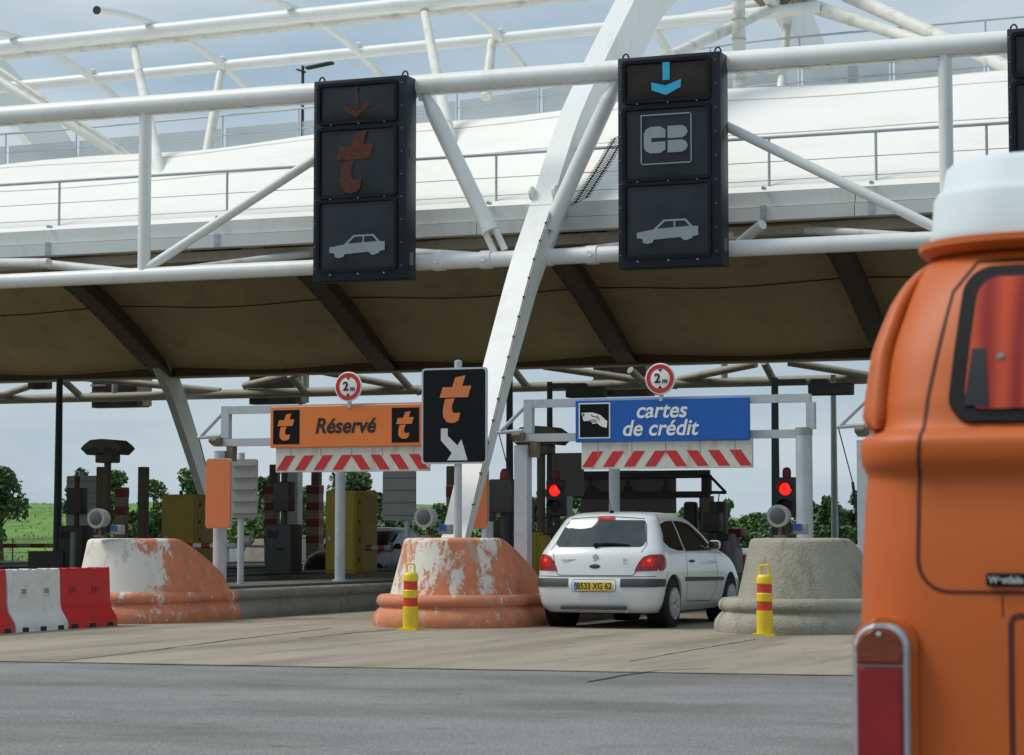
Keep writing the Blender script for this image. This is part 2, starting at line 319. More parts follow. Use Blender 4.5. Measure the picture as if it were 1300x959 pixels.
def part(name, bm, m, parent, local=False, ang=35, fix=True, label=None, each=False):
    if each:
        bm.verts.ensure_lookup_table(); seen = set(); comps = []
        for v in bm.verts:
            if v in seen: continue
            st = [v]; seen.add(v); cmp_ = []
            while st:
                q = st.pop(); cmp_.append(q)
                for e_ in q.link_edges:
                    w_ = e_.other_vert(q)
                    if w_ not in seen: seen.add(w_); st.append(w_)
            comps.append(cmp_)
        for cmp_ in comps:
            nb = B(); mp_ = {v: nb.verts.new(v.co) for v in cmp_}; fs = {f for v in cmp_ for f in v.link_faces}
            for f in fs: nb.faces.new([mp_[v] for v in f.verts])
            o = part(name, nb, m, parent, local, ang, fix, label)
        bm.free(); return o
    return part1(name, bm, m, parent, local, ang, fix, label)
def part1(name, bm, m, parent, local=False, ang=35, fix=True, label=None):
    """ONE mesh object under its thing (or under a part); bm is in scene coordinates unless local"""
    if fix: bmesh.ops.recalc_face_normals(bm, faces=bm.faces[:])
    w = WM[parent]
    if not local: bm.transform(w.inverted())
    smooth(bm, ang)
    me = bpy.data.meshes.new(name); bm.to_mesh(me); bm.free()
    for q in (m if isinstance(m, (list, tuple)) else [m]): me.materials.append(q)
    o = bpy.data.objects.new(name, me); C.objects.link(o); o.parent = parent; WM[o] = w
    if label: o['label'] = label
    return o
def single(name, bm, m, label, cat, loc, rz=0, group=None, local=False, ang=35, fix=True):
    w = Matrix.Translation(Vector(loc)) @ Matrix.Rotation(rz, 4, 'Z')
    if fix: bmesh.ops.recalc_face_normals(bm, faces=bm.faces[:])
    if not local: bm.transform(w.inverted())
    smooth(bm, ang); me = bpy.data.meshes.new(name); bm.to_mesh(me); bm.free(); me.materials.append(m)
    o = bpy.data.objects.new(name, me); C.objects.link(o); o.location = loc; o.rotation_euler = (0, 0, rz); WM[o] = w
    o['label'] = label; o['category'] = cat
    if group: o['group'] = group
    return o
def struct(name, bm, m, kind='structure', ang=35):
    smooth(bm, ang); me = bpy.data.meshes.new(name); bm.to_mesh(me); bm.free(); me.materials.append(m)
    o = bpy.data.objects.new(name, me); C.objects.link(o); o['kind'] = kind; return o
def kids(o): return [c for c in bpy.data.objects if c.parent == o]
def dup(root, loc, rz=0, label=None, group=None):
    def cp(o, par):
        c = o.copy(); C.objects.link(c); c.parent = par
        for k in tree.get(o, []): cp(k, c)
        return c
    tree = {}
    for q in list(bpy.data.objects):
        if q.parent: tree.setdefault(q.parent, []).append(q)
    r = cp(root, None); r.location = loc; r.rotation_euler = (0, 0, rz)
    if label: r['label'] = label
    if group: r['group'] = group
    return r
# ================================================================ GROUND
def sheet(name, pts, z, m, kind='structure'):
    b = B(); b.faces.new([b.verts.new((x, y, z)) for x, y in pts]); return struct(name, b, m, kind)
J0, J1 = PZ(0, 840), PZ(1080, 858); sl_ = (J1.y - J0.y) / (J1.x - J0.x)
def jy(x): return J0.y + (x - J0.x) * sl_
sheet('ground', [(-1500, -400), (1500, -400), (1500, 2400), (-1500, 2400)], -.012, M['grass'])
sheet('asphalt_road', [(-90, -60), (40, -60), (40, jy(40)), (-90, jy(-90))], -.004, M['asphalt'])
sheet('concrete_apron', [(-90, jy(-90)), (40, jy(40)), (40, 76), (-42, 76), (-90, 60)], 0, M['apron'])
sheet('far_road', [(-40, 76), (14, 76), (14, 400), (-30, 400)], -.004, M['asphalt'])
def ribbon(name, px, w, m, z=.004):
    pts = [PZ(*p) if isinstance(p, tuple) else p for p in px]; b = B(); prev = None; rnd = random.Random(len(pts) + int(pts[0].x * 10))
    fine = []
    for a, c in zip(pts, pts[1:]):
        n = max(2, int((c - a).length / .35))
        for k in range(n):
            q = a.lerp(c, k / n); fine.append(Vector((q.x + rnd.uniform(-.02, .02), q.y + rnd.uniform(-.03, .03), z)))
    fine.append(pts[-1])
    for i, p in enumerate(fine):
        p.z = z; t = (fine[min(i + 1, len(fine) - 1)] - fine[max(i - 1, 0)]).normalized(); s = Vector((-t.y, t.x, 0)) * w * rnd.uniform(.5, 1.3) / 2
        cur = (b.verts.new(p - s), b.verts.new(p + s))
        if prev: b.faces.new((prev[0], cur[0], cur[1], prev[1]))
        prev = cur
    return struct(name, b, m)
ribbon('tar_joint', [Vector((-60, jy(-60), 0)), PZ(0, 840), PZ(500, 848.5), PZ(1080, 858), Vector((20, jy(20), 0))], .05, M['crack'], .005)
ribbon('road_crack', [(75, 840), (180, 828), (300, 812), (420, 798)], .03, M['crack'])
ribbon('road_crack', [(380, 811), (460, 803), (510, 799)], .04, M['crack'])
ribbon('road_crack', [(800, 840), (900, 822), (960, 812)], .025, M['crack'])
ribbon('road_crack', [(745, 866), (790, 858), (835, 851), (900, 849)], .05, M['crack'], .001)
# rising grass bank beyond the plaza
def bank_z(x, y):
    t = max(0, min(1, (y - 78) / 38)); t = t * t * (3 - 2 * t)
    left = max(0, min(1, (-x - 42) / 22)); left = left * left * (3 - 2 * left)
    return t * (.3 + 2.7 * left + .15 * math.sin(x * .09) + .2 * math.sin(x * .31 + 1)) - .01
b = B(); g = []
xs = [-190 + i * 3 for i in range(94)]; ys = [77 + j * 3 for j in range(40)]
for y in ys: g.append([b.verts.new((x, y, bank_z(x, y) if not (-33 < x < 4) else bank_z(x, y) * .75)) for x in xs])
for j in range(len(ys) - 1):
    for i in range(len(xs) - 1): b.faces.new((g[j][i], g[j][i + 1], g[j + 1][i + 1], g[j + 1][i]))
struct('grass_bank', b, M['grass'])
rnd = random.Random(5); b = B()
for k in range(9000):
    y = 78 + 40 * rnd.random() ** 1.5; x = -y * .75 + rnd.random() * y * .62
    z = bank_z(x, y); h_ = rnd.uniform(.05, .17); a = rnd.uniform(0, 6.3); w = rnd.uniform(.02, .05)
    p = Vector((x, y, z)); s = Vector((math.cos(a), math.sin(a), 0)) * w; t = Vector((rnd.uniform(-.15, .15), rnd.uniform(-.15, .15), h_))
    b.faces.new([b.verts.new(p - s), b.verts.new(p + s), b.verts.new(p + t)])
struct('grass_tufts', b, M['blade'], 'stuff')

# ================================================================ CANOPY
XM = -13.4                       # plane of the middle mast
YF, YR = 36.0, 59.0; YC = (YF + YR) / 2
X0, X1 = -58.0, 16.0
def crest(x): return 9.18 + .68 * math.exp(-((x + 10) / 12) ** 2) + .4 * math.exp(-((x + 50) / 12) ** 2)
def zout(x, y):
    t = (y - YC) / (YR - YC); sag = .12 * math.sin(math.pi * ((x - XM) / 6.7)) ** 2 * (1 - t * t)
    return 6.45 + (crest(x) - 6.45) * (1 - abs(t) ** 2.3) - sag
def zin(x, y):
    t = (y - YC) / (YR - YC); e0 = 5.98 if y < YC else 5.62
    sag = .12 * math.sin(math.pi * ((x - XM) / 6.7)) ** 2
    return e0 + (9.2 - e0) * (1 - abs(t) ** 2.0) - sag
canopy = thing('toll_canopy', 'long white membrane roof arching over the toll lanes, brown underneath', 'canopy', (XM, YC, 0))
def surf(fn, y0, y1, ny, x0=X0, x1=X1, nx=110, flip=False):
    b = B(); rows = []
    for j in range(ny + 1):
        y = y0 + (y1 - y0) * j / ny; rows.append([b.verts.new((x0 + (x1 - x0) * i / nx, y, fn(x0 + (x1 - x0) * i / nx, y))) for i in range(nx + 1)])
    for j in range(ny):
        for i in range(nx):
            f = (rows[j][i], rows[j][i + 1], rows[j + 1][i + 1], rows[j + 1][i]); b.faces.new(f[::-1] if flip else f)
    return b
part('roof_membrane', surf(zout, YF + .02, YR - .1, 44), M['membrane'], canopy, fix=False)
part('underside_membrane', surf(zin, YF + .15, YR - .25, 40, flip=True), M['liner'], canopy, fix=False)
# weld lines across the roof and the underside
b = B()
for yy in (38.2, 40.6, 43.4): ptube(b, [(X0 + 1 * i, yy, zout(X0 + i, yy) + .004) for i in range(int(X1 - X0))], .013, 5)
part('roof_weld', b, M['seam_light'], canopy)
b = B()
for yy in (52.6, 56.0): ptube(b, [(X0 + 1 * i, yy, zin(X0 + i, yy) - .01) for i in range(int(X1 - X0))], .016, 6)
part('underside_seam', b, M['seam'], canopy)
# front fascia of two folded strips
def beam(bm, y0, y1, z0, z1, x0=X0, x1=X1):
    n = 12
    for k in range(n): box(bm, ((x0 + (x1 - x0) * (k + .5) / n), (y0 + y1) / 2, (z0 + z1) / 2), ((x1 - x0) / n - .012, y1 - y0, z1 - z0))
b = B(); beam(b, 35.86, 36.1, 6.0, 6.2); part('fascia_lower_strip', b, M['fascia'], canopy)
b = B(); beam(b, 35.92, 36.14, 6.215, 6.445); box(b, ((X0 + X1) / 2, 36.4, 6.42), (X1 - X0, .5, .03)); part('fascia_upper_strip', b, M['fascia'], canopy)
b = B(); box(b, ((X0 + X1) / 2, 36.35, 5.9), (X1 - X0, .3, .16)); part('front_edge_beam', b, M['steel_dim'], canopy)
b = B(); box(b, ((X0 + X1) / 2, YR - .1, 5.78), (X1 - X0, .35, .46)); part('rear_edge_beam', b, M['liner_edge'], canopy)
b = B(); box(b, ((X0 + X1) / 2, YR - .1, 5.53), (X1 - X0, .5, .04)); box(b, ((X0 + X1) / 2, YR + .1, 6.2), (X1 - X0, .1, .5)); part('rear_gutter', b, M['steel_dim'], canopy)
# ribs under the membrane: box section with a row of bolts
for k in range(-6, 5):
    x = XM + 6.7 * k
    if x < X0 or x > X1: continue
    b = B(); ys_ = [36.3 + (YR - .3 - 36.3) * j / 26 for j in range(27)]; rings = []
    for y in ys_:
        t = min(1, (YR - y) / 2.5 + .35); d = .5 * t; zt = zin(x, y) - .01
        rings.append([Vector((x - .15, y, zt)), Vector((x + .15, y, zt)), Vector((x + .15, y, zt - d)), Vector((x - .15, y, zt - d))])
    skin(b, rings); rib = part('rib', b, M['steel_brown'], canopy)
    b = B(); rings = []
    for y in ys_:
        t = min(1, (YR - y) / 2.5 + .35); zt = zin(x, y) - .5 * t - .012
        rings.append([Vector((x - .27, y, zt)), Vector((x + .27, y, zt)), Vector((x + .27, y, zt - .025)), Vector((x - .27, y, zt - .025))])
    skin(b, rings)
    for j in range(36):
        y = 45 + j * .37; t = min(1, (YR - y) / 2.5 + .35)
        for s in (-.23, .23): box(b, (x + s, y, zin(x, y) - .5 * t - .05), (.03, .05, .05))
    part('rib_flange', b, M['steel_brown'], rib)
# railing along the front edge and along the crest
rp_ = [-60] + [PY(px, 280, 36.2).x for px in (-300, -150, 75, 288, 460, 630, 800, 977, 1113, 1254, 1400)] + [2, 6, 10, 14]
rail = part('front_railing', (lambda b: (tube(b, (X0, 36.2, 7.33), (X1, 36.2, 7.33), .027), tube(b, (X0, 36.2, 6.95), (X1, 36.2, 6.95), .008, n=6), tube(b, (X0, 36.2, 6.66), (X1, 36.2, 6.66), .008, n=6), b)[-1])(B()), M['steel_grey'], canopy)
for x in rp_[1:]:
    b = B(); tube(b, (x, 36.2, 6.3), (x, 36.2, 7.33), .022, n=8); part('railing_post', b, M['steel_grey'], canopy)
    b = B(); box(b, (x, 35.85, 6.12), (.1, .02, .22)); box(b, (x, 35.9, 6.5), (.05, .12, .04))
    for s in (-.02, .02):
        for t in (-.06, .06): box(b, (x + s, 35.835, 6.12 + t), (.018, .012, .018))
    part('bracket', b, M['galv'], canopy)
YCR = 48.5
RAILZ = [(-70, 10.5), (-30.5, 10.62), (-24, 10.72), (-18.3, 11.07), (-14.3, 11.45), (-8.5, 11.53), (30, 11.5)]
def cz(x):
    for (x0, z0), (x1, z1) in zip(RAILZ, RAILZ[1:]):
        if x <= x1: return z0 + (z1 - z0) * (x - x0) / (x1 - x0) - 1.0
    return 10.5
b = B(); n = 60
for dz, r in ((1.0, .025), (.55, .012), (.06, .02)):
    ptube(b, [(X0 + (X1 - X0) * i / n, YCR, cz(X0 + (X1 - X0) * i / n) + dz) for i in range(n + 1)], r, 6)
part('crest_rail', b, M['steel_grey'], canopy)
for k in range(38):
    x = X0 + 1 + k * 1.92
    b = B(); tube(b, (x, YCR, crest(x) - .15), (x, YCR, cz(x) + 1.0), .02, n=6); part('crest_rail_post', b, M['steel_grey'], canopy)
b = B()
for k in range(37):
    x = X0 + 1 + k * 1.92; x2 = x + 1.92
    vs = [(x + .06, crest(x) + .05), (x2 - .06, crest(x2) + .05), (x2 - .06, cz(x2) + .72), (x + .06, cz(x) + .72)]
    prism(b, vs, (0, YCR + .05, 0), *FR, 0, .012)
part('crest_rail_panels', b, M['milky'], canopy)
b = B()   # broad uprights behind the rail
for px in (775, 905, 968, 1083):
    x = PY(px, 90, 49).x; box(b, (x, 49, crest(x) + .45), (.2, .08, 1.3))
part('crest_upright', b, M['steel_grey'], canopy)
b = B(); x = PY(955, 60, 49).x; rbox(b, (x, 49.2, crest(x) + .75), (1.15, .3, .62), .03); part('rooftop_unit', b, M['signback'], canopy)
b = B(); x = PY(938, 30, 46).x; tube(b, (x, 46, zout(x, 46) - .2), (x, 46, zout(x, 46) + 3.2), .13); rt = part('vent_pipe', b, M['steel_white2'], canopy)
b = B()
for k in range(7): tube(b, (x, 46, zout(x, 46) + .4 + k * .4), (x, 46, zout(x, 46) + .43 + k * .4), .15)
part('pipe_clamp', b, M['galv'], rt)

# ================================================================ HOOP TRUSS above the crest
A0, A1 = PY(0, 60, 45.2), PY(640, -7, 45.2); Q0, Q1 = PY(0, 112, 48.6), PY(790, 34, 48.6)
def onl(p, q, x): return p + (q - p) * ((x - p.x) / (q.x - p.x))
hoop = thing('rooftop_hoop_truss', 'white tube truss with curved hoops standing above the canopy crest', 'truss', (XM - 12, 47, 9.5))
b = B(); tube(b, onl(A0, A1, -58), onl(A0, A1, XM - .2), .15); part('upper_tube', b, M['steel_white'], hoop)
b = B(); tube(b, onl(A0, A1, -58) + Vector((0, .33, -.12)), onl(A0, A1, XM - .2) + Vector((0, .33, -.12)), .1); part('upper_twin_tube', b, M['steel_white2'], hoop)
b = B(); tube(b, onl(Q0, Q1, -58), onl(Q0, Q1, XM + 1), .13); part('lower_tube', b, M['steel_white'], hoop)
for k in range(-6, 4):
    xh = PY(285, 80, 48.6).x + 3.4 * k
    if xh > XM - 1.5: continue
    a, q = onl(A0, A1, xh), onl(Q0, Q1, xh); pts = []
    for j in range(13):
        t = -.62 + 2.0 * j / 12; p = a.lerp(q, t); p.z += .2 - .62 * (t * (t - 1)) * -1 * -1 if False else .22 - .33 * (t - .2) ** 2 * 1.2; pts.append(p)
    b = B(); ptube(b, pts, .085, 10); h_ = part('hoop', b, M['steel_white'], hoop)
    b = B(); t0 = (pts[0] - pts[1]).normalized(); tube(b, pts[0] + t0 * .03, pts[0] - t0 * .0, .089); part('end_cap', b, M['machine'], h_)
    b = B(); tube(b, q, q + Vector((0, -.1, .2)), .06, n=8); part('stub', b, M['steel_white2'], h_)
for (xa, ya), (xb, yb) in (((170, 60), (217, 290)), ((538, 12), (588, 262))):
    b = B(); p = PY(xa, ya, 45.4); q = PY(xb, yb, 36.9); tube(b, p, q, .085, .13); part('front_strut', b, M['steel_white2'], hoop)
for (xa, ya), (xb, yb) in (((281, 90), (262, 180)), ((625, 50), (617, 100))):
    b = B(); tube(b, PY(xa, ya, 48.6), PY(xb, yb, 47.5) - Vector((0, 0, .4)), .1, .12); part('crest_strut', b, M['steel_white2'], hoop)
for k in (-9, -18):
    x = XM - 20.1 + k * .6; b = B(); tube(b, onl(Q0, Q1, x), (x + .2, 47.5, crest(x) - .2), .1); part('crest_strut', b, M['steel_white2'], hoop)
# struts on the left that fan out low over the roof
fan = thing('roof_fan_strut', 'white tubes fanning down to the roof at the left edge of the photo', 'strut', (-30, 47, 9))
for p in (((-40, 78), (158, 192)), ((-40, 62), (170, 192))):
    b = B(); tube(b, PY(*p[0], 47), PY(*p[1], 46) - Vector((0, 0, .15)), .11 if p[0][1] > 70 else .05); part('tube', b, M['steel_white2'], fan)
# brown node at the apex over the middle mast, with its struts
node = thing('apex_strut_node', 'star of white struts around a brown pointed node above the crest', 'strut node', (XM, 48.5, 10))
N0 = PX(1003, 8, XM - .0); YN = N0.y
b = B(); lathe(b, [(.05, N0.z - .45), (.92, N0.z + .42), (.92, N0.z + 1.3), (.3, N0.z + 1.5)], (N0.x - .05, N0.y - 1.1, 0), 4); part('node', b, mat('rusty_node', (.2, .15, .09), .6), node)
def npt(px, py, Y): return PY(px, py, Y)
for (p, Yp, r1, r2) in (((800, 40), YN, .13, .13), ((885, 56), 44.5, .12, .1), ((991, 120), YN - 1.5, .1, .08), ((1160, 50), 46, .1, .16), ((1290, 90), 44, .11, .16)):
    s = Vector((N0.x, N0.y, N0.z + .15)) if p[0] != 1290 else PY(1075, -6, YN); q = PY(*p, Yp)
    if p[1] > 45 and p[0] != 991: q = s + (q - s) * 1.25
    b = B(); tube(b, s, q, r2, r1); part('strut', b, M['steel_white2'], node)
for (p, q) in ():
    a, c = PY(*p, YN), PY(*q, YN + (0 if p[0] < 1020 else .9)); b = B(); d = (c - a); w = Vector((.21, 0, 0))
    skin(b, [[a - w, a + w, a + w + Vector((0, .3, 0)), a - w + Vector((0, .3, 0))], [c - w * 1.2, c + w * 1.2, c + w * 1.2 + Vector((0, .3, 0)), c - w * 1.2 + Vector((0, .3, 0))]])
    part('leg', b, M['steel_white2'], node)

# ================================================================ MASTS (arched box legs, front base to rear base)
edge = [PX(px, py, XM - .17) for px, py in ((571, 641), (590, 562), (610, 480), (630, 403), (650, 330), (673, 262), (706, 160), (735, 94), (759, 45), (782, 0))]
prof = [(p.y, p.z) for p in edge]
p0, p1 = prof[0], prof[1]; s0 = (p1[0] - p0[0]) / (p1[1] - p0[1]); prof = [(p0[0] - s0 * (p0[1] - .9), .9)] + prof
prof += [(40.4, 11.5), (43.0, 12.75), (45.0, 13.3), (46.75, 13.5)]
depth = [.28, .34, .4, .45, .5, .55, .64, .74, .84, .95, 1.05, 1.15, 1.15, 1.12, 1.1]
def catmull(pts, m=4):
    r = []
    for i in range(len(pts) - 1):
        a, b_, c, d = pts[max(i - 1, 0)], pts[i], pts[i + 1], pts[min(i + 2, len(pts) - 1)]
        for k in range(m):
            t = k / m; r.append(tuple(.5 * (2 * q + (c_ - p) * t + (2 * p - 5 * q + 4 * c_ - d_) * t * t + (3 * q - p - 3 * c_ + d_) * t ** 3) for p, q, c_, d_ in zip(a, b_, c, d)))
    return r + [pts[-1]]
fine_prof = catmull([(y, z, d) for (y, z), d in zip(prof, depth)])
def mast(label, dx, full, yshift=0):
    X = XM + dx
    m = thing('mast_arch', label, 'mast', (X, 31.1, 0), 0, 'white arched masts of the canopy')
    fw = [(Vector((X, y, z)), d) for y, z, d in fine_prof]
    bk = [(Vector((X, 2 * 46.75 - p.y, p.z)), d) for p, d in fw[::-1][1:]]
    allp = fw + bk; rings = []
    for i, (p, d) in enumerate(allp):
        a = allp[max(i - 1, 0)][0]; c = allp[min(i + 1, len(allp) - 1)][0]; t = (c - a).normalized(); nn = Vector((0, t.z, -t.y))   # points to the inside of the arch
        w = .18
        rings.append([p + Vector((-w, 0, 0)), p + Vector((w, 0, 0)), p + Vector((w * .62, 0, 0)) + nn * d, p + Vector((-w * .62, 0, 0)) + nn * d])
    b = B(); skin(b, rings); part('arch_box', b, M['steel_white'], m, ang=25)
    b = B()
    for y, z in ((prof[0][0], .9), (2 * 46.75 - prof[0][0], .9)):
        box(b, (X, y + .1, .62), (.75, .8, .5), taper=.75); tube(b, (X - .3, y + .1, .86), (X + .3, y + .1, .86), .13)
        for sx in (-.26, .26): box(b, (X + sx, y - .2, .87), (.08, .12, .1))
    part('base_shoe', b, M['steel_white'], m, each=True)
    # cable with clips down the right-hand side, cable ladder above the truss
    b = B(); pts = [p + Vector((.2, .02, 0)) for p, d in fw[4:26]]; ptube(b, pts, .013, 6)
    cb = part('cable', b, M['steel_dim'], m)
    b = B()
    for a, c in zip(fw[4:24:4], fw[8:28:4]):
        n = max(2, int((c[0] - a[0]).length / .36))
        for k in range(n): q = a[0].lerp(c[0], k / n); box(b, q + Vector((.19, .0, 0)), (.03, .05, .025))
    part('cable_clip', b, M['brownpost'], cb, each=True)
    b = B()
    for p, d in (fw[24], ):
        for s in (-.19, .19): tube(b, p + Vector((s - .02, .14, .22)), p + Vector((s + .02, .14, .22)), .11)
        box(b, p + Vector((0, .25, -.02)), (.44, .5, .07))
    part('joint_flange', b, M['steel_white'], m)
    return m
mast('white arched mast rising between the two overhead signal boxes', 0, True)
mast('white arched mast whose rear leg curves down behind the blank orange sign', -20.1, True)
mast('white arched mast at the far right end beyond the van', 20.1, True)
# dark cable ladder beside the middle mast
b = B(); la, lb = PY(788, 172, 35.7), PY(737, 255, 35.5); d = lb - la; sdv = Vector((.09, 0, .035))
for s in (-1, 1): ptube(b, [la + sdv * s, la.lerp(lb, .5) + sdv * s + Vector((.05, 0, .05)), lb + sdv * s], .012, 6)
for k in range(26): q = la.lerp(lb, k / 25) + Vector((.05, 0, .05)) * (1 - abs(k - 12.5) / 12.5); tube(b, q - sdv * 1.9, q + sdv * 1.9, .007, n=6)
single('cable_ladder', b, M['box'], 'black ribbed cable ladder hanging beside the middle mast', 'cable ladder', la)

# ================================================================ FRONT GANTRY
YG = 35.0; ZT, ZL = 8.3, 5.48
gan = thing('gantry_truss', 'long white tubular gantry truss carrying the overhead lane signals', 'gantry', (XM, YG, 0))
XA = XM - .35
b = B(); tube(b, (-58, YG, ZT), (14, YG, ZT), .172, n=24)
tc_ = part('top_chord', b, M['steel_white'], gan)
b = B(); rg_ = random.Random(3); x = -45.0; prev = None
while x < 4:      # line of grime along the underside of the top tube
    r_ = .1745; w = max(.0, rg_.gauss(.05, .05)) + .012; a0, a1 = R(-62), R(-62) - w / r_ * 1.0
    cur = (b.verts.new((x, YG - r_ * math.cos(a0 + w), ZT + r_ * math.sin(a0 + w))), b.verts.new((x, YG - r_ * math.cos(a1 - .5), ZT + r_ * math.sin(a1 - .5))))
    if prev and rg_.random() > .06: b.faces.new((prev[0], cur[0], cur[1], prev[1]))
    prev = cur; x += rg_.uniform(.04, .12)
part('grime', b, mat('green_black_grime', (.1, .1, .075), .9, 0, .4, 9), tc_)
b = B(); tube(b, (-58, YG, ZL), (14, YG, ZL), .125, n=20)
lc = part('bottom_chord', b, M['steel_white'], gan)
b = B()
for x in (XA - 1.35, XA - .55, XA + .45, XA + 1.2):
    tube(b, (x - .09, YG, ZL), (x + .09, YG, ZL), .145); tube(b, (x, YG - .17, ZL), (x, YG + .17, ZL), .045)
part('pin_joint', b, M['steel_white'], lc, each=True)
DX_ = 1.62; VX = 6.66
for c in (XA - 20.1, XA, XA + 20.1):
    for s in (-1, 1):
        top = Vector((c + s * DX_, YG, ZT - .12)); bot = Vector((c + s * .32, YG, ZL + .1)); ver = Vector((c + s * VX, YG, ZL))
        b = B(); tube(b, top, top.lerp(bot, .12), .06, .125); tube(b, top.lerp(bot, .12), top.lerp(bot, .84), .125); tube(b, top.lerp(bot, .84), top.lerp(bot, .87), .15); dg_ = part('main_diagonal', b, M['steel_white'], gan)
        b = B(); q0, q1 = top.lerp(bot, .86), bot; t = (q1 - q0).normalized(); sv = t.cross(Vector((0, 1, 0))) * .085
        for k in (-1, 1): tube(b, q0 + sv * k, q1 + sv * k, .055, n=8)
        part('fork_plate', b, M['steel_white'], dg_, each=True)
        b = B(); box(b, top + Vector((0, 0, .02)), (.16, .1, .3)); part('gusset', b, M['steel_white'], dg_)
        b = B(); tube(b, top + Vector((s * .15, 0, 0)), ver + Vector((0, 0, .08)), .078); part('long_diagonal', b, M['steel_grey'] if False else M['steel_white'], gan)
        b = B(); tube(b, (ver.x, YG, ZL), (ver.x, YG, ZT), .105); part('vertical', b, M['steel_white'], gan)
        # braces back to the canopy edge
        b = B(); tube(b, ver, (ver.x - 2.6, 36.35, 5.9), .07); tube(b, ver, (ver.x + 2.6, 36.35, 5.9), .07); part('brace', b, M['steel_white2'], gan)
    b = B(); tube(b, (c - .3, YG, ZL), (c - 3.2, 36.35, 5.88), .09); tube(b, (c + .3, YG, ZL), (c + 3.2, 36.35, 5.88), .09); part('brace', b, M['steel_white2'], gan)
# horizontal brace tubes seen in the dark slot under the fascia
for p, q in (((0, 334), (62, 334)), ((62, 336), (178, 348)), ((940, 308), (968, 285))):
    b = B(); tube(b, PY(*p, 35.5), PY(*q, 35.2), .08); part('brace', b, M['steel_white2'], gan)

# ================================================================ REAR GANTRY
YB = 60.2; ZB = 5.12
rg = thing('rear_gantry_truss', 'beige tubular truss along the rear edge of the canopy', 'gantry', (XM, YB, 0))
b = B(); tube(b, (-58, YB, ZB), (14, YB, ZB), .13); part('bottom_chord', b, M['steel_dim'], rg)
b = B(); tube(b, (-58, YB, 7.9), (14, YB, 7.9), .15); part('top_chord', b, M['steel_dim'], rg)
for px, py, qx, qy in ((-30, 470, 0, 505), (0, 503, 45, 488), (75, 478, 102, 503), (85, 478, 280, 497), (310, 490, 395, 470), (368, 476, 388, 499), (410, 472, 520, 493), (530, 498, 600, 470), (500, 470, 520, 492),
                       (650, 467, 668, 490), (690, 465, 860, 490), (800, 470, 822, 490), (862, 482, 960, 462), (970, 460, 984, 487), (1000, 460, 1110, 478), (1120, 485, 1200, 458)):
    b = B(); tube(b, PY(px, py, YB - .6) if py < qy else PY(px, py, YB), PY(qx, qy, YB) if py < qy else PY(qx, qy, YB - .6), .1); part('diagonal', b, M['steel_dim'], rg)
for x in (-48, -42, -36, -30, -24, -18, -12, -6, 0, 6):
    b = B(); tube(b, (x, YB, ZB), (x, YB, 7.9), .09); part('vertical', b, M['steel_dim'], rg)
for px0, px1, lab in ((115, 188, 'dark signal box back on the rear gantry left of the curved mast leg'), (315, 388, 'dark signal box back on the rear gantry above the orange Réservé board'),
                  (752, 834, 'dark signal box back on the rear gantry above the blue board')):
    xa, xb = PY(px0, 500, 60.6).x, PY(px1, 500, 60.6).x
    t = thing('rear_signal_box', lab, 'signal box', ((xa + xb) / 2, 60.7, 4.86), 0, 'signal boxes on the rear gantry')
    b = B(); rbox(b, ((xa + xb) / 2 - .1, 60.85, 6.3), (xb - xa - .2, .4, 2.9), .02); part('housing', b, M['machine'], t)
    b = B(); box(b, (xb - .12, 60.6, 6.3), (.2, .5, 2.86)); part('hood', b, M['steel_grey'] if False else M['darkback'], t)
    b = B()
    for k in range(4): box(b, (xa + .25, 60.62, 5.05 + k * .22), (.5, .08, .05))
    part('bracket', b, M['steel_dim'], t, each=True)
t = thing('floodlight', 'small dark floodlight on the rear gantry at the far left', 'floodlight', PY(51, 480, 59.6)); c = PY(51, 486, 59.6)
b = B(); rbox(b, c, (.6, .4, .38), .05); part('lamp_head', b, M['machine'], t)
b = B(); tube(b, c + Vector((0, .1, .1)), c + Vector((0, .1, .5)), .04); part('bracket', b, M['machine'], t)

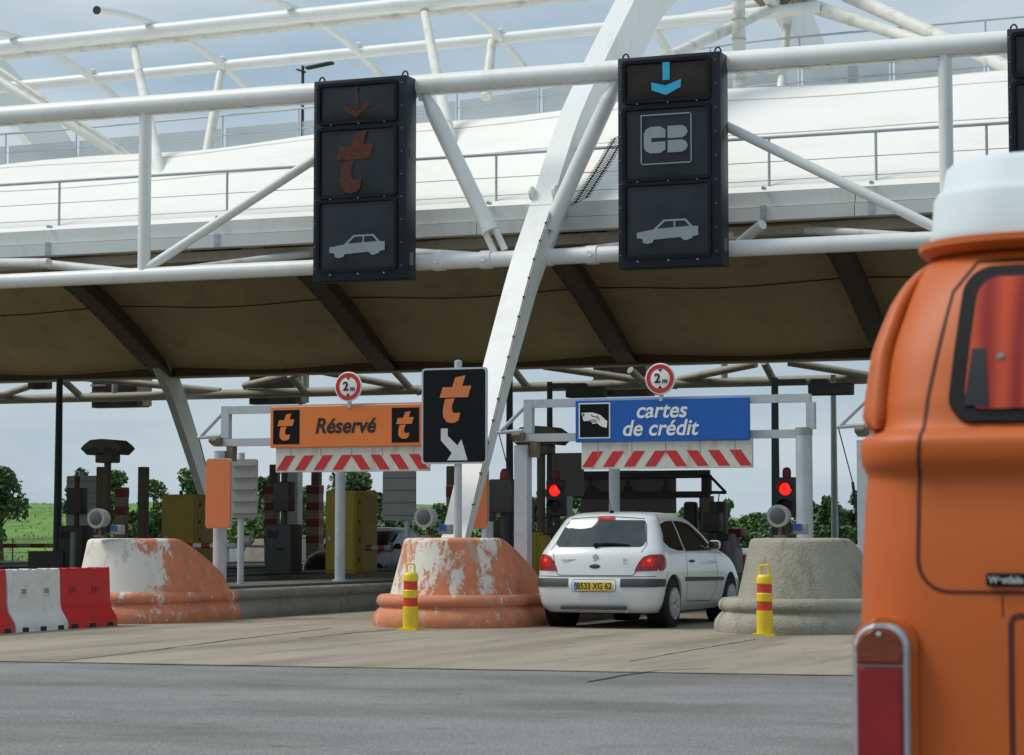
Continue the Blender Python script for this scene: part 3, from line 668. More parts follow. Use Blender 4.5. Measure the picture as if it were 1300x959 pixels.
# ================================================================ OVERHEAD SIGNAL BOXES
CARSYM = [(0, .28), (0, .5), (.27, .6), (.44, .97), (.80, .97), (.91, .67), (1, .66), (1, .3), (.91, .27), (.9, .2), (.8, .12), (.76, .14), (.71, .26), (.28, .2), (.25, .08), (.17, .04), (.1, .1), (.09, .25)]
TSYM_TOP = [(0, .54), (.10, .76), (.40, .76), (.50, .96), (.82, 1.0), (.72, .78), (1.0, .78), (.90, .54)]
TSYM_HOOK = [(.20, .51), (.55, .52), (.47, .40), (.45, .31), (.47, .24), (.54, .21), (.76, .22), (.69, .06), (.60, .02), (.44, 0), (.26, .03), (.14, .13), (.12, .25), (.15, .38)]
def sc(pts, x, y, w, h): return [(x + a * w, y + c * h) for a, c in pts]
def signal_box(label, pxl, pxr, kind):
    y = 34.5; xl, xr = PY(pxl, 345, y).x, PY(pxr, 345, y).x; w = xr - xl; z0 = 5.19; hh = 3.2
    if kind == 'edge': w = 1.38; xr = xl + w
    t = thing('overhead_signal', label, 'overhead signal', (xl, y, z0), 0, 'overhead lane signal boxes')
    b = B(); rbox(b, (w / 2, .2, hh / 2), (w, .4, hh), .015); part('housing', b, M['box'], t, True)
    def fp(m, pts, d0, d1, par=t, nm='bezel'):
        b = B(); prism(b, sc(pts, 0, 0, w, hh) if False else pts, (0, 0, 0), *FR, d0, d1); return part(nm, b, m, par, True)
    cells = [(.07, .785, .895, .972), (.07, .415, .895, .752), (.07, .05, .895, .392)]
    for i, (u0, v0, u1, v1) in enumerate(cells):
        x0, x1, y0, y1 = u0 * w, u1 * w, v0 * hh, v1 * hh; b = B()
        o = rrect(x0 - .03, y0 - .03, x1 + .03, y1 + .03, .06, 4); q = rrect(x0 + .02, y0 + .02, x1 - .02, y1 - .02, .035, 4)
        n = len(o); va = [b.verts.new((x, -.002, z)) for x, z in o]; vb = [b.verts.new((x, -.05, z)) for x, z in o]; vc = [b.verts.new((x, -.05, z)) for x, z in q]; vd = [b.verts.new((x, -.012, z)) for x, z in q]
        for k in range(n):
            j = (k + 1) % n
            for a, c in ((va, vb), (vb, vc), (vc, vd)): b.faces.new((a[k], a[j], c[j], c[k]))
        bz = part('bezel', b, M['boxframe'], t, True)
        # slightly domed pane
        b = B(); nx = 10; rows = []
        for r_ in range(nx + 1):
            rows.append([b.verts.new((x0 + .02 + (x1 - x0 - .04) * s / nx, -.012 - .03 * (math.sin(math.pi * s / nx) * math.sin(math.pi * r_ / nx)) ** .5, y0 + .02 + (y1 - y0 - .04) * r_ / nx)) for s in range(nx + 1)])
        for r_ in range(nx):
            for s in range(nx): b.faces.new((rows[r_][s], rows[r_][s + 1], rows[r_ + 1][s + 1], rows[r_ + 1][s]))
        pn = part('pane', b, M['pane_warm'] if (i == 0 and kind == 'cb') else M['pane'], t, True, ang=60)
        cx = (x0 + x1) / 2; cw = x1 - x0; ch = y1 - y0; D0, D1 = .04, .05
        def sym(polys, m, nm):
            b = B()
            for pl in polys: prism(b, pl, (0, 0, 0), *FR, D0, D1)
            return part(nm, b, m, t, True)
        if i == 0:
            if kind == 't': sym([[(cx - .025, y0 + ch * .32), (cx + .03, y0 + ch * .32), (cx + .02, y1 - .05), (cx - .035, y1 - .05)], [(cx, y0 + ch * .1), (cx + .24, y0 + ch * .42), (cx + .2, y0 + ch * .54), (cx, y0 + ch * .24), (cx - .21, y0 + ch * .43), (cx - .24, y0 + ch * .32)]], M['sym_orange'], 'arrow')
            elif kind == 'cb': sym([[(cx - .05, y0 + ch * .5), (cx + .06, y0 + ch * .5), (cx + .06, y1 - .03), (cx - .05, y1 - .03)], [(cx, y0 + ch * .12), (cx + .23, y0 + ch * .3), (cx + .24, y0 + ch * .5), (cx, y0 + ch * .36), (cx - .23, y0 + ch * .46), (cx - .22, y0 + ch * .26)]], M['sym_blue'], 'arrow')
        elif i == 1:
            if kind == 't': sym([sc(TSYM_TOP, cx - .36, y0 + .04, .66, ch * .92), sc(TSYM_HOOK, cx - .36, y0 + .04, .6, ch * .92)], M['sym_orange'], 'emblem')
            elif kind == 'cb':
                bw, bh = .8, .74; bx, by = cx - bw / 2, y0 + ch * .2; b = B()
                for r0 in ((bx, by, bw, .018), (bx, by + bh, bw, .018), (bx, by, .018, bh), (bx + bw - .018, by, .018, bh + .018)): prism(b, [(r0[0], r0[1]), (r0[0] + r0[2], r0[1]), (r0[0] + r0[2], r0[1] + r0[3]), (r0[0], r0[1] + r0[3])], (0, 0, 0), *FR, D0, D1 - .002)
                lx, ly = bx + .05, by + .17
                prism(b, [(lx + .1, ly), (lx + .26, ly), (lx + .34, ly + .05), (lx + .34, ly + .17), (lx + .12, ly + .17), (lx + .12, ly + .23), (lx + .34, ly + .23), (lx + .34, ly + .35), (lx + .26, ly + .4), (lx + .1, ly + .4), (lx + .03, ly + .36), (lx, ly + .3), (lx, ly + .1), (lx + .03, ly + .04)], (0, 0, 0), *FR, D0, D1)
                for yy in (ly, ly + .215): prism(b, rrect(lx + .37, yy, lx + .69, yy + .185, .085, 5)[:12] + [(lx + .37, yy), (lx + .6, yy)] + rrect(lx + .37, yy, lx + .69, yy + .185, .085, 5)[18:], (0, 0, 0), *FR, D0, D1) if False else prism(b, [(lx + .375, yy), (lx + .6, yy), (lx + .66, yy + .03), (lx + .69, yy + .09), (lx + .66, yy + .155), (lx + .6, yy + .185), (lx + .375, yy + .185)], (0, 0, 0), *FR, D0, D1)
                part('emblem', b, M['sym_grey'], t, True)
        else:
            s0 = sym([sc(CARSYM, x0 + .2, y0 + ch * .16, cw * .72, ch * .35)], M['sym_grey'], 'car_symbol')
            b = B()
            for pl in ([(.34, .64), (.46, .9), (.6, .9), (.6, .66)], [(.63, .66), (.63, .9), (.78, .9), (.86, .69)]): prism(b, sc(pl, x0 + .2, y0 + ch * .16, cw * .72, ch * .35), (0, 0, 0), *FR, D1, D1 + .004)
            part('car_symbol_window', b, M['pane'], s0, True)
    b = B()
    for k in range(9):
        for u in (.025, .955): box(b, (u * w, -.006, .2 + k * .36), (.016, .014, .016))
    for v in (.775, .405, .03):
        for u in (.2, .5, .78): box(b, (u * w, -.03, v * hh), (.022, .04, .022))
    part('screw', b, M['signback'], t, True, each=True)
    b = B()
    for u in (.06, .96):
        ptube(b, [(u * w + .05 * math.cos(a), .1, hh - .01 + .09 * math.sin(a)) for a in [math.pi * k / 8 for k in range(9)]], .014, 6)
    part('lifting_eye', b, M['box'], t, True, each=True)
    b = B(); box(b, (w + .004, .2, hh * .62), (.014, .13, .13)); box(b, (w + .004, .2, hh * .1), (.014, .13, .2)); part('latch', b, M['brownpost'], t, True, each=True)
    b = B()
    for z in (.29, 3.05):
        for u in (.15, .85): box(b, (u * w, .43, z), (.08, .08, .3))
    part('clamp', b, M['galv'], t, True, each=True)
signal_box('black overhead signal box with unlit orange arrow, orange t and car symbol', 397, 515, 't')
signal_box('black overhead signal box with lit blue arrow, credit card letters and car symbol', 785, 916, 'cb')
signal_box('black overhead signal box cut off by the right edge above the van', 1283, 1400, 'edge')
# ================================================================ TOLL ISLANDS
def u_outline(d, r0, L_, n=18):
    """outline of half width d round a nose centred at y=r0, open towards y=L_"""
    p = [(-d, L_), (-d, r0 + (L_ - r0) * .5)] + [(-d * math.cos(math.pi * k / n), r0 - d * math.sin(math.pi * k / n)) for k in range(n + 1)] + [(d, r0 + (L_ - r0) * .5), (d, L_)]
    return p
def plinth_bm(W_, r0, y0, y1, nose=True):
    sec = [(.0, 0), (.015, .07), (.0, .15), (-.05, .215), (-.085, .245), (-.085, .265), (-.055, .285), (-.04, .33), (-.055, .385), (-.1, .42), (-.16, .425)]
    b = B(); rows = []
    for dd, z in sec:
        d = W_ + dd
        if nose: pts = u_outline(d, r0, y1)
        else: pts = [(-d, y1), (-d, y0), (d, y0), (d, y1)]
        rows.append([b.verts.new((x, y, z)) for x, y in pts])
    n = len(rows[0])
    for a, c in zip(rows, rows[1:]):
        for k in range(n - 1): b.faces.new((a[k], a[k + 1], c[k + 1], c[k]))
        b.faces.new((a[n - 1], a[0], c[0], c[n - 1]))
    b.faces.new(rows[-1]); return b
def block_bm(w0, w1, r0, L_, y_flat, ztop=1.2, zend=.62, round_end=.4):
    """bulbous crash block: round nose, flat top that slopes down to the rear"""
    b = B(); n = 22
    def outl(d):
        p = [(-d * math.cos(math.pi * k / n), r0 - d * math.sin(math.pi * k / n)) for k in range(n + 1)]
        side = [(d, r0 + (L_ - .3 - r0) * k / 10) for k in range(1, 11)]; back = [(d - .12, L_ - .1), (d * .55, L_), (-d * .55, L_), (-(d - .12), L_ - .1)]
        return p + side + back + [(-x, y) for x, y in side[::-1]]
    def H(y):
        if y <= y_flat: return ztop - .02 * max(0, (r0 - y)) ** 2
        t = (y - y_flat) / (L_ - y_flat); return ztop - (ztop - zend) * (t ** 1.25)
    rows = []; m = 12
    for i in range(m + 1):
        f = i / m; d = w0 + (w1 - w0) * f; rows.append([b.verts.new((x, y, .42 + f * (H(y) - .42 - .05))) for x, y in outl(d)])
    for ins, dz in ((.015, .028), (.05, .045), (.2, .05), (.38, .05)):
        rows.append([b.verts.new((x, y, H(y) - .05 + dz)) for x, y in outl(max(.03, w1 - ins))])
    k_ = len(rows[0])
    for a, c in zip(rows, rows[1:]):
        for k in range(k_): j = (k + 1) % k_; b.faces.new((a[k], a[j], c[j], c[k]))
    b.faces.new(rows[-1]); return b
def island(label, cx, tip, W_, mblock, mnose, blk, orange_len=2.6, dz=0):
    t = thing('toll_island', label, 'toll island', (cx, tip, 0), 0, 'concrete toll islands between the lanes')
    part('kerb_nose', plinth_bm(W_, W_, 0, orange_len), mnose, t, True, ang=50)
    k0 = orange_len + .02; L_ = 3.3; segs = []
    b = B()
    while k0 < 38:
        s = plinth_bm(W_ - .01, 0, k0, min(38, k0 + L_), nose=False); merge(b, s); k0 += L_ + .03
    part('kerb', b, M['kerb'], t, True, ang=50)
    b = B(); box(b, (0, 20, .445), (2 * W_ - .5, 35, .04)); part('deck', b, M['deck'], t, True)
    if blk: part('crash_block', block_bm(*blk), mblock, t, True, ang=45)
    return t
IL = (-17.55, 29.0); IM = (-12.8, 29.1); IR = (-7.97, 28.9)
island('toll island with peeling white and orange crash block behind the plastic barriers', *IL, .93, M['worn'], M['wornp2'], (.82, .68, .98, 2.55, 1.0, 1.16, .55), 2.35)
island('toll island with flaking orange crash block carrying the black t sign', *IM, 1.08, M['worn2'], M['wornp'], (.86, .68, 1.1, 2.75, 1.15, 1.17, .55), 3.0)
island('bare grey concrete toll island right of the white car', *IR, 1.1, M['concrete'], M['concrete'], (.82, .66, 1.12, 2.9, 1.0, 1.17, .5), 3.0)
for i, (x, lb) in enumerate(((-22.5, 'dark toll island behind the left orange one, carrying the mustard cabinets'), (-27.4, 'dark toll island beyond the black car'), (-32.4, 'toll island with the speed camera tower at the far left'), (-37.4, 'farthest toll island towards the grass bank'))):
    island(lb, x, 29.0, .93, M['concrete'], M['kerb'], (.72, .6, .98, 3.2, 1.25, 1.16, .5) if i < 1 else None, 3.0)
ZD = .465   # island deck

# ================================================================ ROUND LAMPS ON THE CRASH BLOCKS
def lamp(label, px, py, X, proto=None):
    c = PX(px, py, X); base = Vector((c.x, c.y + .1, 1.18))
    if proto: return dup(proto, base, 0, label)
    t = thing('round_island_lamp', label, 'lamp', base, 0, 'round grey lamps on the crash blocks')
    h = c.z - base.z
    b = B(); lathe(b, [(.06, -.02), (.13, -.02), (.135, .0), (.135, .05), (.12, .16), (.1, .2), (.03, .2)], (0, -.1, h), 24, 'Y'); hs = part('lamp_head', b, M['signback'], t, True)
    b = B(); lathe(b, [(.01, -.035), (.1, -.03), (.112, -.022), (.112, -.01)], (0, -.1, h), 24, 'Y'); part('lens', b, M['lens'], hs, True)
    b = B(); lathe(b, [(.114, -.03), (.138, -.03), (.138, .01), (.114, .01)], (0, -.1, h), 24, 'Y'); part('rim', b, M['signback'], hs, True)
    b = B(); tube(b, (0, 0, 0), (0, 0, h - .08), .025); box(b, (0, 0, .01), (.14, .14, .03)); box(b, (.09, .03, .05), (.2, .04, .05)); part('stand', b, M['brownpost'], t, True)
    b = B(); rbox(b, (.24, .05, .1), (.17, .13, .13), .015); part('junction_box', b, M['signback'], t, True)
    b = B(); box(b, (.22, -.02, .12), (.1, .012, .08)); part('blue_plate', b, M['bluebox'], t, True)
    b = B(); ptube(b, [(.13, 0, .08), (.08, -.05, .03), (.04, -.02, .1), (.02, 0, .15)], .01, 6); part('cable', b, M['black'], t, True)
    return t
l0 = lamp('round grey lamp on the flaking orange block left of the black t sign', 539, 657, IM[0])
lamp('round grey lamp on the peeling white block at the left', 123, 661, IL[0] - .15, l0)
lamp('round grey lamp on the bare concrete block beside the blue sign post', 988, 656, IR[0] + .03, l0)

# ================================================================ BOLLARDS
def bollard(label, p):
    t = thing('striped_bollard', label, 'bollard', p, 0, 'yellow and red plastic bollards')
    b = B(); box(b, (0, 0, .012), (.27, .24, .024)); lathe(b, [(.095, .02), (.1, .05), (.1, .3)], n=20); part('base', b, M['yellow'], t, True)
    b = B(); lathe(b, [(.09, .29), (.09, .41)], n=20); part('red_band', b, M['yred'], t, True)
    b = B(); lathe(b, [(.09, .405), (.098, .415), (.1, .5), (.092, .51)], n=20); part('collar', b, M['yellow'], t, True)
    b = B(); lathe(b, [(.09, .505), (.09, .62)], n=20); part('red_band', b, M['yred'], t, True)
    b = B(); lathe(b, [(.09, .615), (.1, .625), (.1, .69), (.085, .72), (.07, .73)], n=20); part('head', b, M['yellow'], t, True)
    b = B(); pts = [(-.055, 0, .72), (-.055, 0, .81), (-.045, 0, .84), (.045, 0, .84), (.055, 0, .81), (.055, 0, .72)]; ptube(b, pts, .014, 8); part('handle', b, M['yellow'], t, True)
    return t
bo = bollard('yellow bollard with red bands in front of the flaking orange island', PZ(521, 800))
dup(bo, PZ(971, 807), R(8), 'yellow bollard with red bands in front of the bare concrete island')

# ================================================================ PLASTIC BARRIERS
def barrier_bm(L_):
    half = [(.0, .0), (.235, .0), (.235, .07), (.215, .12), (.13, .24), (.105, .32), (.085, .74), (.075, .77), (0, .77)]
    b = B(); prof_ = half[1:-1] + [(-x, z) for x, z in half[1:-1][::-1]]; rings = []; n = 14
    for k in range(n + 1):
        y = -L_ / 2 + L_ * k / n; u = abs(k / n - .5) * 2; s = 1 - .06 * (u > .93)
        rings.append([Vector((x * s, y, z + (.012 * math.sin(k * 2.4) if z > .7 else 0))) for x, z in prof_])
    skin(b, rings); bmesh.ops.bevel(b, geom=[e_ for e_ in b.edges if abs(e_.verts[0].co.z - e_.verts[1].co.z) < .03 and e_.verts[0].co.z > .7 and len(e_.link_faces) == 2 and e_.calc_face_angle(0) > .6], offset=.015, segments=2, affect='EDGES')
    return b
def barrier(label, c, rz, red, L_=1.24):
    m = M['red_plastic'] if red else M['white_plastic']
    t = thing('water_barrier', label, 'barrier', c, rz, 'red and white plastic road barriers')
    sh = barrier_bm(L_); shell = part('shell', sh, m, t, True, ang=30)
    b = B()
    for s in (-1, 1):
        for y in (-.27, .27):
            vs = [(-.085, -.055), (.085, -.055), (.075, .05), (-.075, .05)]
            o = Vector((s * .1, y, .5)); prism(b, vs, o, (0, s, 0), (-.1 * s, 0, 1), (s, 0, .1), -.03, .006)
    part('pocket_rim', b, m, t, True, each=True)
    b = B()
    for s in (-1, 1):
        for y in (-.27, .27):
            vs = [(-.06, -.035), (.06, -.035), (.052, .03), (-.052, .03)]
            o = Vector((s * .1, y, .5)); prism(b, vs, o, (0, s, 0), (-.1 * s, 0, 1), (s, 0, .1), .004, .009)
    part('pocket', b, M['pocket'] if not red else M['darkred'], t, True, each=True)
    b = B()
    for y in (-.42, 0, .42): box(b, (0, y, .028), (.478, .14, .058))
    part('fork_slot', b, M['box'], t, True, each=True)
    b = B(); box(b, (0, -.0, .3), (.02, .02, .02)); b.free()
    return t
bd = Vector((.02, 1, 0)).normalized(); pB = Vector((-17.02, 28.0, 0))
e1 = PZ(141, 792); base_x = -16.98
for i, (lab, red) in enumerate((('red plastic road barrier next to the peeling orange island', True), ('white plastic road barrier left of the red one', False), ('red plastic road barrier cut off by the left edge of the photo', True))):
    barrier(lab, (base_x - .235 + i * .05, 28.02 - .1 - i * 1.27, 0), R(-2 + i * 3), red)

# ================================================================ LANE GATES WITH SIGN BOARDS
YL = 31.5
def rect_tube(bm, p, q, w, d):
    p, q = Vector(p), Vector(q); t = (q - p); L_ = t.length; t.normalize(); u = Vector((0, 1, 0)); s = t.cross(u).normalized()
    a = [p + s * w / 2 + u * d / 2, p - s * w / 2 + u * d / 2, p - s * w / 2 - u * d / 2, p + s * w / 2 - u * d / 2]; skin(bm, [a, [v + t * L_ for v in a]])
def gate(label, xl, xr, ztop, zlow, lpost_top, left_frame=True, rpost=True):
    t = thing('height_gate', label, 'gate frame', (xl, YL, ZD), 0, 'grey height gates over the lanes')
    b = B(); lathe(b, [(.1, ZD), (.1, zlow - .12)], (xl, YL, 0), 20) if left_frame == 'round' else rect_tube(b, (xl, YL, ZD), (xl, YL, zlow - .1), .19, .19); box(b, (xl, YL, ZD + .02), (.3, .3, .04)); part('post', b, M['steel_grey'], t)
    if rpost: b = B(); lathe(b, [(.11, .42), (.11, zlow + .05)], (xr, YL, 0), 20); box(b, (xr, YL, ZD + .02), (.3, .3, .04)); part('post', b, M['galv'], t)
    if rpost: b = B(); lathe(b, [(.115, zlow - .02), (.115, zlow + .08)], (xr, YL, 0), 20); part('collar', b, M['signback'], t)
    b = B(); rect_tube(b, (xl - .1, YL, zlow), (xr + .1, YL, zlow), .11, .1); part('lower_arm', b, M['steel_grey'], t)
    b = B(); rect_tube(b, (xl + .05, YL, ztop), (xr + .1, YL, ztop), .11, .1); part('upper_arm', b, M['steel_grey'], t)
    b = B(); rect_tube(b, (xl + .09, YL, zlow + .06), (xl + .09, YL, ztop + .057), .124, .106); part('upright', b, M['steel_grey'], t)
    b = B(); rect_tube(b, (xr + .1, YL, zlow + .056), (xr + .1, YL, ztop - .056), .114, .106); part('upright', b, M['steel_grey'], t)
    hz_ = zlow; b = B(); tube(b, (xl + .07, YL, ztop), (xl - .33, YL, hz_ + .1), .028); tube(b, (xl - .38, YL, hz_ + .08), (xl, YL, hz_ + .1), .028); part('stay', b, M['steel_grey'], t)
    b = B(); rbox(b, (xl - .02, YL - .08, zlow + .02), (.16, .16, .12), .03); tube(b, (xl - .1, YL - .15, zlow + .03), (xl + .02, YL - .15, zlow + .03), .04); box(b, (xl + .17, YL + .02, zlow - .16), (.1, .14, .22), None); part('hinge', b, M['brownpost'], t, each=True)
    b = B(); tube(b, (xl - .36, YL, hz_ + .07), (xl - .2, YL + .1, 1.9), .008, n=6); tube(b, (xl - .2, YL + .1, 1.9), (xl - .12, YL + .12, 1.2), .02, n=6); part('pull_cable', b, M['box'], t)
    return t
gz = PY(1000, 506, YL).z; gl = PY(1000, 551, YL).z
xl1, xr1 = PY(664, 600, YL).x, PY(1021, 600, YL).x
gate('grey height gate holding the blue cartes de crédit board', xl1, xr1, gz, gl, 0)
xl0, xr0 = PY(280, 600, YL).x, PY(603, 600, YL).x
gate('grey height gate holding the orange Réservé board', xl0, xr0, gz, gl, 0, 'round', False)
xl2 = PY(1099, 600, YL).x; gate('grey height gate at the next lane, mostly hidden behind the orange van', xl2, xl2 + 3.9, gz, gl, 0)

def F_(o): return Vector(o)
def stripes(x0, x1, z0, z1):
    """pairs of slanted red stripes mirrored about the middle"""
    out_ = []; w = x1 - x0; n = 8; st = w / n; mid = (x0 + x1) / 2; sw = st * .52; sh = st * .5
    for k in range(n):
        xx = x0 + k * st + st * .0
        if k < n / 2: q = [(xx, z0), (xx + sw, z0), (xx + sw + sh, z1), (xx + sh, z1)]
        else:
            xr_ = x0 + (k + 1) * st; q = [(xr_ - sw, z0), (xr_, z0), (xr_ - sh, z1), (xr_ - sw - sh, z1)]
        out_.append(q)
    return out_
def clearance(label, pxl, pxr, pyt, pyb, n=8):
    a, c = PY(pxl, 590, YL - .1), PY(pxr, 590, YL - .1); zb = 2.1; zt = PY((pxl + pxr) / 2, 566, YL - .1).z + .08
    t = thing('height_limit_board', label, 'height limit board', ((a.x + c.x) / 2, YL - .1, zb), 0, 'striped height limit boards')
    b = B(); rbox(b, ((a.x + c.x) / 2, YL - .1, (zb + zt) / 2), (c.x - a.x, .05, zt - zb), .006, 1); part('panel', b, M['white_dirty'], t)
    b = B()
    for q in stripes(a.x + .01, c.x - .01, zb + .03, zb + .24): prism(b, q, (0, YL - .1, 0), *FR, .026, .03)
    part('stripes', b, M['red'], t)
    b = B()
    for k in range(5): x = a.x + (c.x - a.x) * (k + .5) / 5; box(b, (x, YL - .128, zt - .12), (.006, .006, .22))
    part('joint', b, M['signback'], t)
clearance('white board with red slanted stripes hanging under the blue sign', 739, 956, 560, 600)
clearance('rust-stained white board with red slanted stripes hanging under the orange sign', 351, 546, 568, 600)

def board(label, pxl, pxr, pytl, pybl, m, name):
    ax, cx_ = PY(pxl, pytl, YL - .14).x, PY(pxr, pytl, YL - .14).x; zt = PY(pxl, pytl, YL - .14).z; zb = PY(pxl, pybl, YL - .14).z
    t = thing(name, label, 'sign board', ((ax + cx_) / 2, YL - .14, zb))
    b = B(); rbox(b, ((ax + cx_) / 2, YL - .12, (zt + zb) / 2), (cx_ - ax, .08, zt - zb), .008, 1); part('panel', b, m, t)
    return t, ax, cx_, zb, zt
t, ax, cx_, zb, zt = board('blue cartes de crédit board with a hand holding a card', 731, 951, 509, 562, M['blue'], 'credit_card_board')
w, h_ = cx_ - ax, zt - zb; yf = YL - .16
b = B(); prism(b, [(ax + .05, zb + .05), (ax + .05 + .455, zb + .05), (ax + .05 + .455, zt - .035), (ax + .05, zt - .035)], (0, yf, 0), *FR, 0, .004); pf = part('pictogram_border', b, M['white'], t)
b = B(); prism(b, [(ax + .068, zb + .068), (ax + .487, zb + .068), (ax + .487, zt - .053), (ax + .068, zt - .053)], (0, yf, 0), *FR, .003, .007); pk = part('pictogram_field', b, M['signblack'], pf)
px0, pz0, pw, ph = ax + .068, zb + .068, .419, zt - zb - .121
hand = [(.06, .74), (.42, .75), (.55, .72), (.72, .66), (.88, .52), (.95, .48), (.93, .28), (.80, .30), (.68, .36), (.6, .42), (.44, .40), (.42, .44), (.36, .46), (.37, .5), (.13, .49)]
b = B(); prism(b, sc(hand, px0, pz0, pw, ph), (0, yf, 0), *FR, .006, .010); part('hand_and_card', b, M['white'], pf)
b = B()
for ln in ([(.4, .68), (.44, .63), (.56, .62), (.62, .55)], [(.34, .51), (.5, .53), (.58, .5)], [(.37, .46), (.52, .47), (.6, .44)], [(.6, .66), (.66, .56), (.66, .48)]):
    for (x1_, z1_), (x2_, z2_) in zip(ln, ln[1:]):
        p, q = Vector((px0 + x1_ * pw, yf - .011, pz0 + z1_ * ph)), Vector((px0 + x2_ * pw, yf - .011, pz0 + z2_ * ph)); rect_tube(b, p, q, .01, .004)
box(b, (px0 + .13 * pw, yf - .011, pz0 + .68 * ph), (.02, .004, .035))
part('pictogram_lines', b, M['ink'], pf)
for s_, x_, z_ in (('cartes', ax + w * .5, zb + h_ * .72), ('de crédit', ax + w * .49, zb + h_ * .30)):
    b = place_text(text_bm(s_, .3, .22, .005, .002, sx=.98), (x_, yf - .003, z_)); part('lettering', b, M['white'], t)
t, ax, cx_, zb, zt = board('orange Réservé board with a black t emblem at each end', 344, 537, 517, 569, M['orange'], 'reserved_lane_board')
w, h_ = cx_ - ax, zt - zb; yf = YL - .16
for i, x_ in enumerate((ax + .05, cx_ - .05 - .42)):
    b = B(); prism(b, [(x_, zb + .05), (x_ + .42, zb + .05), (x_ + .42, zt - .05), (x_, zt - .05)], (0, yf, 0), *FR, 0, .004); pf = part('emblem_field', b, M['signblack'], t)
    b = B(); prism(b, sc(TSYM_TOP, x_ + .07, zb + .1, .27, h_ - .2), (0, yf, 0), *FR, .004, .008); prism(b, sc(TSYM_HOOK, x_ + .07, zb + .1, .27, h_ - .2), (0, yf, 0), *FR, .004, .008); part('t_emblem', b, M['orange'], pf)
b = place_text(text_bm('Réservé', .3, .22, .0075, .002, sx=.97), ((ax + cx_) / 2 - .01, yf - .003, (zb + zt) / 2 - .0)); part('lettering', b, M['ink'], t)

def height_sign(label, px, py):
    c = PY(px, py, YL - .2); t = thing('height_limit_sign', label, 'road sign', c - Vector((0, 0, .2)), 0, 'round 2 m height limit signs')
    b = B(); lathe(b, [(.2, 0), (.212, .006), (.212, .02), (.2, .026)], (c.x, c.y, c.z), 32, 'Y'); dsc = part('disc', b, M['white'], t)
    b = B(); n = 36; ri, ro = .138, .195
    a_ = [b.verts.new((c.x + ro * math.cos(2 * math.pi * k / n), c.y - .003, c.z + ro * math.sin(2 * math.pi * k / n))) for k in range(n)]
    c_ = [b.verts.new((c.x + ri * math.cos(2 * math.pi * k / n), c.y - .003, c.z + ri * math.sin(2 * math.pi * k / n))) for k in range(n)]
    for k in range(n): j = (k + 1) % n; b.faces.new((a_[k], a_[j], c_[j], c_[k]))
    part('red_ring', b, M['red'], dsc)
    b = place_text(text_bm('2', .175, 0, .005), (c.x - .038, c.y - .005, c.z)); merge(b, place_text(text_bm('m', .1, 0, .003), (c.x + .068, c.y - .005, c.z - .03)))
    for s in (-1, 1): prism(b, [(-.03, s * .132), (.03, s * .132), (0, s * .092)], c, *FR, .003, .006)
    part('lettering', b, M['ink'], dsc)
    b = B(); tube(b, (c.x, c.y + .05, c.z - .3), (c.x, c.y + .05, c.z + .05), .03); part('stem', b, M['galv'], t)
height_sign('round red-ringed 2 m sign above the blue board', 838, 481)
height_sign('round red-ringed 2 m sign above the orange Réservé board', 442, 491)

# slim poles that stand behind the boards
for px, X, lab in ((432, IL[0] + .45, 'pale grey round pole standing on the kerb under the orange Réservé board'), (780, IM[0] + .2, 'pale grey round pole rising behind the white car roof')):
    p = PX(px, 640, X); b = B(); lathe(b, [(.085, ZD - .02), (.085, 2.75)], (p.x, p.y, 0), 18); lathe(b, [(.12, ZD - .02), (.12, ZD + .03)], (p.x, p.y, 0), 18)
    single('round_pole', b, M['galv'], lab, 'pole', (p.x, p.y, ZD))

# ================================================================ BLACK t SIGN
c = PY(576.5, 528, 30.2); wS = PY(618, 528, 30.2).x - PY(535, 528, 30.2).x; hS = PY(576, 467, 30.2).z - PY(576, 589, 30.2).z
t = thing('toll_direction_sign', 'black sign with orange t emblem and grey arrow in front of the mast', 'road sign', (c.x, c.y, 1.2))
b = B(); prism(b, rrect(-wS / 2, -hS / 2, wS / 2, hS / 2, .05), c, *FR, -.03, .0); part('frame', b, M['galv'], t)
b = B(); prism(b, rrect(-wS / 2 + .025, -hS / 2 + .025, wS / 2 - .025, hS / 2 - .025, .04), c, *FR, -.001, .004); part('panel', b, M['signblack'], t)
b = B(); prism(b, sc(TSYM_TOP, -.21, -.1, .46, .64), c, *FR, .004, .008); prism(b, sc(TSYM_HOOK, -.21, -.1, .4, .64), c, *FR, .004, .008); part('t_emblem', b, M['orange2'], t)
ar = [(-.19, -.17), (-.09, -.17), (-.09, -.27), (.05, -.4), (.11, -.32), (.2, -.6), (-.1, -.6), (-.03, -.5), (-.19, -.33)]
b = B(); prism(b, ar, c, *FR, .004, .008); part('arrow', b, M['arrowgrey'], t)
b = B(); tube(b, (c.x + .03, c.y + .07, 1.15), (c.x + .03, c.y + .07, c.z + hS / 2 + .05), .052); part('post', b, M['galv'], t)
b = B(); lathe(b, [(.01, .05), (.045, .04), (.055, 0), (.045, -.03), (.03, -.04)], (c.x + .03, c.y + .07, c.z + hS / 2 + .06), 16); part('post_cap', b, M['galv'], t)

